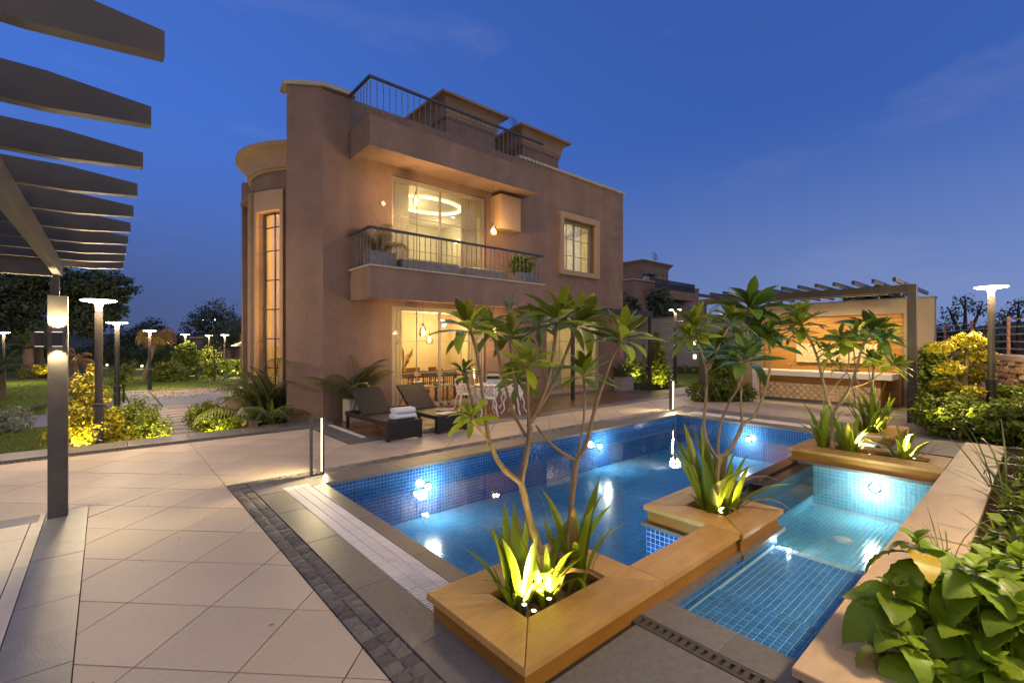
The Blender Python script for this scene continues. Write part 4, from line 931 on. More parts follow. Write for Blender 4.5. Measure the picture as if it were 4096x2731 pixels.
t = thing('tap', 'small chrome tap on the white bar counter', 'tap', (16.1,5.2,.955)); MB().tube([(16.1,5.2,.955),(16.1,5.2,1.12),(16.06,5.2,1.15),(15.98,5.2,1.13)],.014,8).build('spout','chrome',t,True); MB().lathe([(.03,0),(.03,.02)],(16.1,5.2,.955),10).build('base','chrome',t)
t = thing('hob', 'black cooking hob set on the bar counter', 'hob', (16.2,3.8,.955)); MB().bev(16.0,16.4,3.5,4.1,.956,1.0,.01).build('body','oven_black',t)
for y in (3.65,3.95): MB().lathe([(.09,.045),(.09,.058),(.05,.06)],(16.2,y,.956),12).build('burner','iron_grate',t)
MB().box(15.58,15.62,2.7,6.1,3.07,3.108).build('added_light_track', 'lamp_black', pb); MB().box(15.585,15.615,2.72,6.08,3.064,3.069).build('added_diffuser', 'white_plastic', pb)  # track and diffuser added to carry the bar's unseen lamp
o = lamp('bar_light', 'AREA', (15.6,4.4,3.058), 46, (1.0,.72,.36), pb, 3.2, (.62,0,-1), sx=.03); o.data.spread = R(105)

# ================================================================== grey panel wall with lit niches
nw = thing('panel_wall', 'long grey panelled boundary wall with small lit niches', 'wall', (26.3,12,0))
NX = 26.3; nv = 13.65; nv2 = 12.2
holes = [(v-.13,v+.13,z-.13,z+.13) for v in (nv,nv2) for z in (1.80,.97,.14)]
slots = [(v-.055,v+.055,.55,1.72) for v in (17.1,17.75,18.5,19.3,20.1)]
rows = [-.1,.55,1.17,1.80,2.42,2.95,3.34]; cols = [7.1,9.3,11.5,13.7,15.9,18.1,20.3,22.5]
def cut_rects(r, hs):
    out = [r]
    for h in hs:
        nx_ = []
        for a,b,c,d in out:
            if h[0] >= b or h[1] <= a or h[2] >= d or h[3] <= c: nx_.append((a,b,c,d)); continue
            if a < h[0]: nx_.append((a,h[0],c,d))
            if h[1] < b: nx_.append((h[1],b,c,d))
            aa, bb = max(a,h[0]), min(b,h[1])
            if c < h[2]: nx_.append((aa,bb,c,h[2]))
            if h[3] < d: nx_.append((aa,bb,h[3],d))
        out = nx_
    return out
for c0, c1 in zip(cols[:-1], cols[1:]):
    for r0, r1 in zip(rows[:-1], rows[1:]):
        m = MB()
        for a,b,c,d in cut_rects((c0+.006,c1-.006,r0+.006,r1-.006), holes+slots): m.box(NX,NX+.2,a,b,c,d)
        m.build('wall_panel', 'wall_panel', nw)
MB().box(NX+.2,NX+.3,7.1,22.5,-.1,3.34).build('backing', 'joint', nw); MB().box(NX-.03,NX+.33,7.05,22.55,3.342,3.40).build('coping', 'slate', nw)
for a,b,c,d in holes:
    MB().box(NX+.15,NX+.19,a,b,c,d).build('niche', 'niche_glow', nw)

# ================================================================== neighbouring house
nb = thing('neighbour_house', 'brown neighbouring house with roof tower and balcony behind the panel wall', 'house', (43,29,0)); NV = 25.0
MB().box(36.8,49.2,NV,36,0,7.62).build('wall', 'neighbour', nb); MB().box(36.7,49.3,NV-.1,36,7.622,7.74).build('coping', 'coping_stone', nb)
t = MB().box(38.7,43.4,NV+.3,32,7.742,9.0).build('roof_tower', 'neighbour', nb)
m = MB(); rg = [(0.30,9.0),(.28,9.1),(.20,9.3),(.02,9.55),(-.08,9.6),(-.08,9.70)]
for d, z in rg: m.v += [(38.4+d,NV+d,z),(43.7-d,NV+d,z),(43.7-d,32.3-d,z),(38.4+d,32.3-d,z)]
m.f = [(i*4+j,i*4+(j+1)%4,i*4+4+(j+1)%4,i*4+4+j) for i in range(len(rg)-1) for j in range(4)]+[(20,21,22,23)]; m.build('cornice', 'stucco_pale', t)
for x in (39.0,39.9,40.8,41.6,42.4,43.0): MB().box(x-.1,x+.1,NV+.27,NV+.298,8.45,8.7).build('wall_vent', 'window_dark', nb)
MB().box(38.6,46.0,NV-1.2,NV-.002,6.05,6.88).build('balcony', 'neighbour', nb)
r_ = MB().box(38.6,46.0,NV-1.2,NV-1.14,7.72,7.78).box(38.6,38.66,NV-1.14,NV,7.72,7.78).box(45.94,46,NV-1.14,NV,7.72,7.78).build('railing', 'rail_dark', nb)
me = MB().box(-.025,.025,-.025,.025,0,.84).mesh('baluster', 'rail_dark')
for i in range(49): inst('baluster', me, r_, Matrix.Translation((38.63+.153*i-43, NV-1.17-29, 6.88)))
MB().box(38.9,39.9,NV+.27,NV+.296,6.9,8.3).build('door', 'tank_white', nb); MB().box(38.7,40.6,NV-.5,NV+.29,8.32,8.38).build('canopy', 'slate', nb)
m = MB(); m.tube([(41.0,NV-.2,6.9),(40.7,NV+.25,9.0)],.03,5); m.tube([(41.5,NV-.2,6.9),(41.2,NV+.25,9.0)],.03,5)
for i in range(7): m.tube([(40.97-.042*i,NV-.17+.06*i,7.1+.28*i),(41.47-.042*i,NV-.17+.06*i,7.1+.28*i)],.02,4)
m.build('ladder', 'alu', nb)
for x,z in ((40.2,4.2),(44.5,4.0),(47.2,4.3)):
    f = MB().box(x,x+1.4,NV-.03,NV-.002,z,z+1.5).build('window', 'alu', nb); MB().box(x+.08,x+1.32,NV-.035,NV-.031,z+.08,z+1.42).build('pane', 'window_dark', f)
dish((41.2,NV+.5,9.70), .5, 'mesh satellite dish on the roof tower of the neighbouring house')

# ================================================================== stone boundary wall and barbed fence
sw = thing('stone_wall', 'rough rubble stone boundary wall with a plastered cap', 'wall', (15.35,.5,0))
WD = Vector((.95,.314,0)).normalized(); WN = Vector((-WD.y,WD.x,0)); WO = Vector((15.35,.5,0))
def WF(): return MB().frame(WO, WD, WN)
WF().box(-9,12,-.38,-.05,-.3,1.38).build('core', 'mortar', sw); WF().bev(-9,12,-.42,.03,1.385,1.52,.02).build('cap', 'frame_plaster', sw)
def stone_mesh(k):
    r = random.Random(40+k); b = bmesh.new(); bmesh.ops.create_icosphere(b, subdivisions=1, radius=1)
    for v in b.verts: v.co = Vector((max(-.62,min(.62,v.co.x))*.8, max(-.5,min(.5,v.co.y))*.9, max(-.62,min(.62,v.co.z))*.8)) * r.uniform(.85,1.18)
    me = bpy.data.meshes.new('stone'); b.to_mesh(me); b.free(); me.materials.append(MATS['rubble']); return me
SM = [stone_mesh(k) for k in range(8)]
z = .0; cnt = 0
while z < 1.32:
    h = random.uniform(.11,.19); s_ = -2.6
    while s_ < 4.4:
        l = random.uniform(.14,.34); p = WO + WD*(s_+l/2) + WN*(-.045+random.uniform(-.02,.015))
        if cnt < 300: inst('stone', random.choice(SM), sw, Matrix.Translation(p-WO+Vector((0,0,z+h/2))) @ Matrix.Rotation(math.atan2(WD.y,WD.x),4,'Z') @ Matrix.Rotation(random.uniform(-.25,.25),4,'Y') @ Matrix.Diagonal((l*1.05,.13,h*1.08,1))); cnt += 1
        s_ += l
    z += h
fc = thing('barbed_fence', 'barbed wire fence on rusty posts above the stone boundary wall', 'fence', (15.35,.5,1.5))
for s_ in (-4.4,-1.75,.75,3.3,5.9,8.5): WF().box(s_-.028,s_+.028,-.22,-.17,1.521,2.42).build('post', 'rust_steel', fc)
for k in range(5):
    z = 1.66+.17*k; m = WF(); m.tube([(-6,-.165,z),(-4.4,-.165,z+.0)]+[(x,-.165,z-.015*abs(math.sin((x+4.4)*1.2))) for x in np.arange(-4.2,10,.4)], .0045, 4)
    for x in np.arange(-4.4,8,.13): m.tube([(x-.02,-.165,z-.022),(x+.02,-.165,z+.016)], .004, 3, False); m.tube([(x+.02,-.18,z-.022),(x-.02,-.15,z+.016)], .004, 3, False)
    m.build('wire', 'wire', fc)

# ================================================================== loungers and what lies on them
def lounger():
    t = thing('sun_lounger', '', 'sun lounger', (0,0,0), 'woven sun loungers on the deck edge')
    # local: foot end at y=0, head at y=2.0, width .71
    MB().bev(0,.71,.06,1.12,.27,.345,.012).build('seat', 'rattan', t)
    m = MB(); m.bev(0,.05,1.12,1.96,.255,.34,.008); m.bev(.66,.71,1.12,1.96,.255,.34,.008); m.bev(.05,.66,1.90,1.96,.255,.34,.008); m.build('frame', 'rattan', t)
    MB().bev(0,.71,0,.06,.02,.346,.012).build('foot_panel', 'rattan', t)
    for x in (0,.655):
        MB().box(x,x+.055,-.002,.055,0,.02).build('leg', 'rattan', t); MB().box(x,x+.055,1.86,1.92,0,.254).build('leg', 'rattan', t); MB().box(x+.005,x+.05,.0601,.10,0,.269).build('leg', 'rattan', t)
    b = MB().frame((0,1.12,.35),(1,0,0),Vector((0,.80,.60)).normalized()).bev(.03,.68,0,.80,-.035,.012,.01).build('backrest', 'rattan', t)
    m = MB(); m.tube([(.10,1.55,.66),(.10,1.80,.30)],.012,6); m.tube([(.61,1.55,.66),(.61,1.80,.30)],.012,6); m.build('prop', 'steel_dark', t); return t
l1 = lounger(); l1.location = (3.82,7.76,.013); l1['label'] = 'brown woven sun lounger carrying the folded white towels'
dup(l1, (4.90,7.81,.013), 0, 'brown woven sun lounger carrying the wine glasses and magazine')
def towel(loc, w_, label):
    x, y, z = loc; t = thing('towel', label, 'towel', loc, 'folded white towels'); m = MB(); prof = []
    for i in range(20): a = 6.283*i/20; prof.append((.15*abs(math.cos(a))**.55*math.copysign(1,math.cos(a)), .052*abs(math.sin(a))**.75*math.copysign(1,math.sin(a))+.052))
    for k, xx in enumerate((-w_/2,-w_/2+.012,-w_/6,w_/6,w_/2-.012,w_/2)):
        s = .88 if k in (0,5) else 1+.015*math.sin(k*3)
        m.v += [(x+xx,y+p*s,z+.052+(q-.052)*s) for p,q in prof]
    m.f = [(k*20+i,k*20+(i+1)%20,k*20+20+(i+1)%20,k*20+20+i) for k in range(5) for i in range(20)]+[tuple(range(19,-1,-1)),tuple(range(100,120))]
    m.build('cloth', 'towel', t, True); MB().box(x-w_/2+.02,x+w_/2-.02,y-.158,y-.146,z+.047,z+.052).build('fold', 'towel', t); return t
towel((4.28,8.05,.360), .44, 'folded white towel lying lower in the pair on the lounger'); towel((4.29,8.06,.462), .40, 'folded white towel lying on top of the other on the lounger')
mg = thing('magazine', 'open glossy magazine lying on the lounger by the tray', 'magazine', (5.28,8.05,.36)); m = MB().frame((5.25,8.05,.361),(.96,.28,0),(-.28,.96,0)); m.box(-.2,-.002,-.13,.13,0,.008); m.build('page','paper',mg); m = MB().frame((5.25,8.05,.361),(.96,.28,0),(-.28,.96,0)); m.box(.002,.2,-.13,.13,0,.012); m.build('page','paper',mg)
ty = thing('tray', 'round woven tray on the lounger holding two wine glasses', 'tray', (5.42,8.36,.36)); MB().lathe([(.16,0),(.175,.03),(.165,.032),(.155,.010),(.0,.010)], (5.42,8.36,.360), 22).build('basket', 'pale_pot', ty, True); MB().lathe([(.178,.024),(.182,.031),(.172,.036),(.166,.030)],(5.42,8.36,.360),22,False).build('rim','mosaic',ty)
for x, y, l in ((5.35,8.38,'wine glass of red wine on the tray, nearer the towels'),(5.50,8.33,'wine glass of red wine on the tray, nearer the white chairs')):
    g_ = thing('wine_glass', l, 'wine glass', (x,y,.37), 'two glasses of red wine')
    MB().lathe([(.034,0),(.034,.003),(.005,.008),(.004,.095),(.012,.10),(.036,.13),(.040,.165),(.032,.215)], (x,y,.372), 14, False).build('glass', 'wine_glass', g_, True)
    MB().lathe([(.010,.103),(.034,.131),(.037,.150),(.001,.151)], (x,y,.372), 12).build('wine', 'wine', g_)
# white cast iron set
def iron_chair():
    t = thing('garden_chair', '', 'chair', (0,0,0), 'white cast iron garden chairs')
    m = MB().lathe([(.20,.42),(.215,.425),(.215,.445),(.20,.45)], (0,0,0), 20, False)
    for k in range(6): a = k*math.pi/6; m.tube([(-.2*math.cos(a),-.2*math.sin(a),.436),(.2*math.cos(a),.2*math.sin(a),.436)],.009,5)
    for r in (.06,.12,.17): m.tube([(r*math.cos(a*.3142),r*math.sin(a*.3142),.436) for a in range(21)],.008,5)
    m.build('seat', 'iron_white', t, True)
    for sx in (-1,1):
        MB().tube([(sx*.16,-.14,.43),(sx*.20,-.20,.30),(sx*.18,-.18,.12),(sx*.24,-.25,0)],[.020,.022,.014,.020],7).build('leg','iron_white',t,True)
        MB().tube([(sx*.15,.15,.43),(sx*.19,.20,.28),(sx*.17,.20,.12),(sx*.22,.27,0)],[.020,.020,.014,.018],7).build('leg','iron_white',t,True)
        a_ = MB().tube([(sx*.21,.12,.66),(sx*.245,-.05,.665),(sx*.235,-.17,.645),(sx*.215,-.19,.60)],.014,6)
        for k in range(4):
            y = .10-.085*k; a_.tube([(sx*.22+sx*.02*math.sin(k),y+.036*math.cos(j*.7),.555+.075*math.sin(j*.7)) for j in range(10)],.008,5)
        a_.tube([(sx*.215,-.18,.60),(sx*.20,-.16,.44)],.012,6); a_.tube([(sx*.22,.15,.50),(sx*.225,-.17,.49)],.009,5)
        a_.build('arm','iron_white',t,True)
    b = MB(); arc_ = [(.235*math.cos(a*math.pi/12), .17+.08*math.sin(a*math.pi/12), .60+.24*math.sin(a*math.pi/12)) for a in range(13)]
    b.tube([(.19,.14,.44)]+arc_+[(-.19,.14,.44)],.013,6)
    for k in range(-2,3):
        cx_ = k*.085
        for j in range(3):
            cz = .52+.10*j; r = .042
            if abs(cx_) < .22-.06*j: b.tube([(cx_+r*math.cos(q*.7+j),.165+.03*j,cz+r*math.sin(q*.7+j)) for q in range(11)],.0085,5)
        b.tube([(cx_*.6,.15,.44),(cx_,.20,.72),(cx_*1.1,.235,.60+.24*math.sqrt(max(0,1-(cx_/.235)**2)))],.009,5)
    b.build('backrest','iron_white',t,True); return t
c0 = iron_chair(); CH = [(7.15,10.05,R(75),'white iron chair seen side on, nearest the glass door'),(7.05,8.98,R(155),'white iron chair with its back to the loungers'),(7.80,8.84,R(-155),'white iron chair nearest the pool, turned to the table'),(8.42,9.66,R(-70),'white iron chair beyond the table behind the grey box')]
for i, (x,y,a,l) in enumerate(CH):
    if i == 0: c0.location = (x,y,.014); c0.rotation_euler = (0,0,a); c0['label'] = l
    else: dup(c0, (x,y,.014), a, l)
gt = thing('garden_table', 'round white cast iron garden table between the white chairs', 'table', (7.55,9.45,.014)); MB().lathe([(.0,.68),(.40,.68),(.415,.69),(.415,.705),(.40,.715)], (7.55,9.45,.014), 28).build('top','iron_white',gt,True)
m = MB()
for k in range(3):
    a = k*2.094+.4; MB().tube([(7.55+.06*math.cos(a),9.45+.06*math.sin(a),.69),(7.55+.16*math.cos(a),9.45+.16*math.sin(a),.45),(7.55+.10*math.cos(a),9.45+.10*math.sin(a),.22),(7.55+.32*math.cos(a),9.45+.32*math.sin(a),.02)],[.02,.02,.016,.02],7).build('leg','iron_white',gt,True)
ov = thing('table_oven', 'grey and black box shaped oven standing on the white garden table', 'oven', (7.72,9.55,.729)); MB().frame((7.72,9.55,.73),(.75,-.66,0),(.66,.75,0)).bev(-.19,.19,-.14,.14,0,.24,.02).build('body','oven_grey',ov); MB().frame((7.72,9.55,.73),(.75,-.66,0),(.66,.75,0)).box(-.18,.18,-.146,-.141,.12,.20).build('door_window','oven_black',ov); MB().frame((7.72,9.55,.73),(.75,-.66,0),(.66,.75,0)).tube([(-.16,-.02,.24),(-.16,-.02,.29),(.16,-.02,.29),(.16,-.02,.24)],.01,6).build('handle','oven_black',ov)
# ================================================================== leaves
def leaf_mesh(nm, m, W=.16, bend=.25, fold=.25, n=7, pk=.62, ripple=0.0, tip=1.0, twist=0.0):
    v = []; f = []
    for i in range(n+1):
        t = i/n; wd = W*(math.sin(math.pi*min(1,t**(math.log(.5)/math.log(pk)))) ** tip) + .008
        x = t*(1-.15*bend*t); z = bend*(.35*t - .8*t*t)
        rz = ripple*math.sin(t*22)
        for s in (-1, 0, 1):
            yy = s*wd; zz = z + abs(s)*wd*fold + (rz if s else 0) + s*twist*t*wd
            v.append((x, yy, zz))
    for i in range(n):
        k = 3*i; f += [(k,k+3,k+4,k+1),(k+1,k+4,k+5,k+2)]
    me = bpy.data.meshes.new(nm); me.from_pydata(v, [], f); me.materials.append(MATS[m])
    me.polygons.foreach_set('use_smooth', [True]*len(me.polygons)); return me
def curl_leaf(nm, m, W, droop, n=16, ripple=.016, k_=.9):
    "ovate leaf that arches over and hangs, with veined ripples"
    v = []; f = []; x = z = 0; a = .25
    cs = (-1,-.5,0,.5,1)
    for i in range(n+1):
        t = i/n; wd = W*math.sin(math.pi*(t**.72))**k_ + .006
        for s in cs: v.append((x, s*wd, z + abs(s)*wd*.22 - (abs(s)**2)*wd*.12 + ripple*math.sin(t*42-abs(s)*9)*(abs(s) > .1)))
        a -= droop/n; x += math.cos(a)/n; z += math.sin(a)/n
    for i in range(n):
        for j in range(4): k = 5*i+j; f.append((k,k+5,k+6,k+1))
    me = bpy.data.meshes.new(nm); me.from_pydata(v, [], f); me.materials.append(MATS[m])
    me.polygons.foreach_set('use_smooth', [True]*len(me.polygons)); return me
PL = [leaf_mesh('leaf','plumeria',.135,b,.28,pk=.6,tip=.85) for b in (.05,.25,.5,.8)]
PD = [leaf_mesh('leaf','plumeria_dark',.135,b,.28,pk=.6,tip=.85) for b in (.1,.35,.6,.9)]
def rosette(parent, c, axis, n, L, set_, rmin=-.22):
    base_ = wloc(parent); ax = Vector(axis).normalized(); q = Vector((0,0,1)).rotation_difference(ax); off = random.uniform(0, 6.28)
    for i in range(n):
        t = i/(n-1); az = off + i*2.39996 + random.uniform(-.25,.25); el = 1.25 - t*(1.25-rmin) + random.uniform(-.16,.16)
        d = q @ Vector((math.cos(az)*math.cos(el), math.sin(az)*math.cos(el), math.sin(el)))
        s = L*(.95+.62*min(1,t*1.6))*random.uniform(.85,1.15)
        p = Vector(c) - base_ - ax*(t*L*.30)
        inst('leaf', random.choice(set_), parent, mdir(p, d, ax, s, random.uniform(-.3,.3)))
def plumeria(label, loc, branches, sc_=1.0, dark=.35, nl=21):
    t = thing('plumeria_tree', label, 'tree', loc, 'plumeria trees in the planters')
    m = MB(); 
    for pts, r0, r1, cr in branches:
        P = [Vector(p) for p in pts]
        # rounder limbs: one subdivision pass
        Q = [P[0]]
        for a, b in zip(P[:-1], P[1:]): Q += [a*.72+b*.28, a*.28+b*.72]
        Q.append(P[-1]); n = len(Q)
        m.tube(Q, [ .72*(r0+(r1-r0)*i/(n-1))*(1+.10*math.sin(i*2.3+r0*90)) for i in range(n)], 8)
    m.build('trunk', 'bark', t, True)
    for pts, r0, r1, cr in branches:
        if not cr: continue
        P = [Vector(p) for p in pts]; d = (P[-1]-P[-2]).normalized(); d = (d + Vector((0,0,.7))).normalized()
        rosette(t, P[-1], d, nl if cr > .10 else 13, cr*sc_, PD if random.random() < dark else PL)
    return t
T1 = [
 ([(2.214,2.217,0.03),(2.214,2.217,0.362),(2.138,2.246,0.561),(2.089,2.249,0.746),(2.045,2.249,0.885)], 0.042, 0.03, 0),
 ([(2.045,2.249,0.885),(1.902,2.287,1.005),(1.812,2.279,1.171)], 0.026, 0.02, 0),
 ([(1.812,2.279,1.171),(1.751,2.279,1.241),(1.689,2.28,1.315),(1.65,2.261,1.357)], 0.013, 0.011, 0.097),
 ([(1.812,2.279,1.171),(1.789,2.277,1.24),(1.761,2.28,1.454),(1.727,2.287,1.706),(1.678,2.309,1.904)], 0.018, 0.013, 0.156),
 ([(2.045,2.249,0.885),(2.084,2.244,1.052),(2.124,2.239,1.221),(2.128,2.264,1.256)], 0.028, 0.024, 0),
 ([(2.128,2.264,1.256),(2.099,2.241,1.475),(2.072,2.216,1.612),(2.047,2.189,1.669)], 0.014, 0.012, 0.137),
 ([(2.1,2.259,1.181),(2.092,2.368,1.304),(2.089,2.472,1.528),(2.088,2.575,1.849),(2.113,2.655,1.912)], 0.016, 0.012, 0.118),
 ([(2.128,2.264,1.256),(2.216,2.216,1.423),(2.279,2.19,1.651),(2.321,2.182,1.986)], 0.02, 0.014, 0.185),
 ([(2.141,2.253,1.267),(2.321,2.221,1.508),(2.471,2.216,1.764),(2.598,2.23,1.974)], 0.018, 0.013, 0.204),
 ([(2.138,2.342,1.349),(2.171,2.458,1.525),(2.22,2.561,1.763),(2.292,2.643,1.864)], 0.012, 0.01, 0.121),
 ([(2.265,2.231,1.534),(2.364,2.398,1.69),(2.494,2.539,1.956)], 0.012, 0.01, 0.136),
 ([(2.391,2.237,0.03),(2.391,2.237,0.29),(2.462,2.208,0.429),(2.499,2.21,0.687),(2.542,2.206,0.956)], 0.036, 0.026, 0),
 ([(2.542,2.206,0.956),(2.386,2.271,1.056),(2.286,2.285,1.164),(2.212,2.277,1.233)], 0.016, 0.012, 0),
 ([(2.542,2.206,0.956),(2.581,2.136,1.085),(2.586,2.095,1.285),(2.645,2.007,1.622),(2.698,1.924,1.859)], 0.024, 0.014, 0.183),
 ([(2.542,2.206,0.956),(2.598,2.23,1.02),(2.678,2.233,1.31),(2.706,2.281,1.583)], 0.013, 0.011, 0.166),
 ([(1.749,2.334,1.311),(1.746,2.402,1.487),(1.746,2.467,1.614)], 0.012, 0.01, 0.093),
 ([(2.184,2.215,1.312),(2.259,2.447,1.448),(2.372,2.646,1.515)], 0.01, 0.009, 0.117),
]
T2 = [
 ([(4.56,2.141,0.03),(4.56,2.141,0.26),(4.563,2.138,0.471),(4.578,2.125,0.648)], 0.045, 0.036, 0),
 ([(4.578,2.125,0.648),(4.494,2.173,0.762),(4.438,2.198,0.9),(4.413,2.194,1.037),(4.418,2.165,1.308),(4.4,2.156,1.569),(4.319,2.202,1.773),(4.269,2.22,1.994)], 0.026, 0.014, 0.175),
 ([(4.343,2.185,1.718),(4.201,2.208,1.865)], 0.012, 0.01, 0.145),
 ([(4.576,2.127,0.657),(4.543,2.114,0.815),(4.533,2.082,1.021),(4.564,2.013,1.208),(4.537,1.996,1.239),(4.581,1.916,1.389),(4.577,1.879,1.665)], 0.022, 0.013, 0.2),
 ([(4.578,2.125,0.648),(4.688,2.067,0.717),(4.781,2.024,0.856),(4.847,2.006,0.97)], 0.03, 0.026, 0),
 ([(4.847,2.006,0.97),(4.848,2.019,1.132),(4.857,2.026,1.249),(4.879,2.021,1.519),(4.934,1.987,1.908),(4.96,1.979,2.181)], 0.02, 0.013, 0.244),
 ([(4.847,2.006,0.97),(4.983,1.94,1.049),(5.086,1.905,1.209),(5.203,1.858,1.554),(5.22,1.897,1.851)], 0.02, 0.013, 0.21),
 ([(4.364,2.138,1.571),(4.534,2.134,1.66),(4.656,2.172,1.753)], 0.012, 0.01, 0.164),
 ([(4.399,2.136,1.533),(4.649,2.121,1.83),(4.876,2.125,2.028)], 0.012, 0.01, 0.178),
 ([(4.901,2.031,1.518),(5.125,2.016,1.751),(5.299,2.045,1.956)], 0.013, 0.011, 0.217),
]
T3 = [
 ([(8.425,2.143,0.03),(8.425,2.143,0.355),(8.431,2.138,0.733)], 0.05, 0.042, 0),
 ([(8.431,2.138,0.733),(8.3,2.18,0.946),(8.173,2.219,1.307),(8.046,2.257,1.681),(7.846,2.36,2.014),(7.753,2.368,2.112)], 0.036, 0.02, 0.207),
 ([(8.431,2.138,0.733),(8.639,1.974,1.058),(8.733,1.91,1.367),(8.815,1.856,1.746),(8.962,1.746,1.988)], 0.036, 0.02, 0.242),
 ([(8.3,2.18,0.946),(8.164,2.202,1.208),(8.086,2.173,1.414),(8.064,2.096,1.583)], 0.014, 0.012, 0.099),
 ([(8.642,1.953,1.111),(8.73,1.755,1.188),(8.769,1.6,1.346),(8.791,1.46,1.484)], 0.016, 0.013, 0.165),
 ([(8.313,2.168,1.014),(8.331,2.044,1.208),(8.347,1.921,1.382),(8.261,1.887,1.716),(8.064,1.951,1.847)], 0.013, 0.012, 0.171),
 ([(7.946,2.272,1.748),(7.807,2.175,1.782)], 0.01, 0.01, 0.049),
 ([(7.753,2.368,2.112),(7.928,2.505,2.258)], 0.013, 0.011, 0.145),
]
T4 = [
 ([(11.043,2.177,0.03),(11.043,2.177,0.43),(11.043,2.177,0.793),(11.083,2.142,1.306)], 0.045, 0.03, 0),
 ([(11.083,2.142,1.306),(11.17,2.09,1.648),(11.257,2.037,1.862),(11.248,2.07,2.077)], 0.024, 0.018, 0.215),
 ([(11.083,2.142,1.263),(11.029,2.08,1.353),(10.958,2.033,1.483)], 0.016, 0.014, 0.157),
 ([(11.043,2.177,0.793),(10.936,2.391,0.999),(11.03,2.43,1.427),(11.108,2.483,1.819)], 0.02, 0.015, 0.198),
 ([(11.051,2.17,0.9),(11.104,2.233,1.301),(11.221,2.239,1.514)], 0.014, 0.012, 0.152),
 ([(10.884,2.389,0.529),(10.926,2.425,0.889),(10.894,2.525,1.253),(10.827,2.656,1.381)], 0.018, 0.013, 0.142),
]
# flower stalk with open buds on the first tree
tr1 = plumeria('tallest plumeria tree with a forked pale trunk, in the near corner planter', (2.27,2.22,.07), T1, 1.10, .30)
m = MB(); m.tube([(2.29,2.645,1.865),(2.295,2.65,2.05)],.006,5)
for k in range(16): a = k*.8; m.tube([(2.295,2.65,2.02+.004*k),(2.295+.05*math.cos(a),2.65+.05*math.sin(a),2.08+.006*k)],[.003,.005],4)
m.build('flower_stalk', 'silver_leaf', tr1)
plumeria('plumeria tree rising from the middle square planter', (4.57,2.13,.07), T2, 1.12, .3)
t3 = plumeria('plumeria tree in the long planter at the far end of the spa', (8.43,2.14,.07), T3, 1.3, .45)
for c, L in (((7.926,2.515,1.942),.17),((7.653,2.296,1.909),.16),((8.801,1.913,2.019),.18),((9.129,1.640,1.855),.17),((8.200,1.804,1.909),.16),((7.926,2.077,1.713),.15)): rosette(t3, c, (random.uniform(-.4,.4),random.uniform(-.4,.4),1), 12, L, PD if random.random() < .5 else PL)
t4 = plumeria('plumeria tree in the farthest planter, in front of the bar', (11.04,2.18,.07), T4, 1.3, .5)
for c, L in (((11.370,2.187,1.997),.2),((11.042,1.913,1.909),.2),((10.824,2.569,1.691),.18)): rosette(t4, c, (random.uniform(-.4,.4),random.uniform(-.4,.4),1), 12, L, PD)

# ------------------------------------------------------------------ strap leaved plants
SG = 'strap leaved lilies in the planters'
def blade_mesh(m, W, bend, n=6, tw=.25):
    v = []; f = []; x = z = 0; a = math.pi/2 - .05
    for i in range(n+1):
        t = i/n; wd = W*(.55+.9*t-1.4*t**3.2) if t < 1 else .004
        ty = tw*t
        for s in (-1,0,1): v.append((x - abs(s)*wd*.25, s*wd*math.cos(ty), z + s*wd*math.sin(ty)*.3))
        a -= bend/n*(.4+1.2*t); x += math.cos(a)/n; z += math.sin(a)/n
    for i in range(n): k = 3*i; f += [(k,k+3,k+4,k+1),(k+1,k+4,k+5,k+2)]
    me = bpy.data.meshes.new('blade'); me.from_pydata(v, [], f); me.materials.append(MATS[m]); me.polygons.foreach_set('use_smooth', [True]*len(me.polygons)); return me
SB = [blade_mesh('strap', w_, b) for w_, b in ((.05,.25),(.055,.5),(.05,.9),(.045,1.6),(.06,.15))]
SDRY = [blade_mesh('strap_dry', .05, b) for b in (.4,1.8)]
GB = [blade_mesh('grass_blade', .012, b) for b in (.3,.7,1.2,1.8)]
BZ = [blade_mesh('bronze_leaf', .05, b) for b in (.6,1.2)]
PALMY = [blade_mesh('broadleaf', .07, b) for b in (.4,.8,1.3)]
def clump(name, label, cat, loc, n, h0, h1, set_, spread=.06, lean=.35, grp=None, dry=0, cw=1.0, gh=1.0):
    if grp == SG: n = int(n*1.3); gh = 1.55; cw = 1.1; h0 *= .6; spread *= 1.15
    t = thing(name, label, cat, loc, grp)
    for i in range(n):
        a = random.uniform(0,6.283); r = spread*math.sqrt(random.random()); tl = random.uniform(0,lean)
        s = random.uniform(h0,h1)*gh; me = random.choice(SDRY) if i < dry else random.choice(set_)
        M = Matrix.Translation((r*math.cos(a), r*math.sin(a), 0)) @ Matrix.Rotation(a+random.uniform(-.8,.8),4,'Z') @ Matrix.Rotation(tl,4,'Y') @ Matrix.Diagonal((s,s*cw,s,1))
        inst('blade', me, t, M)
    return t

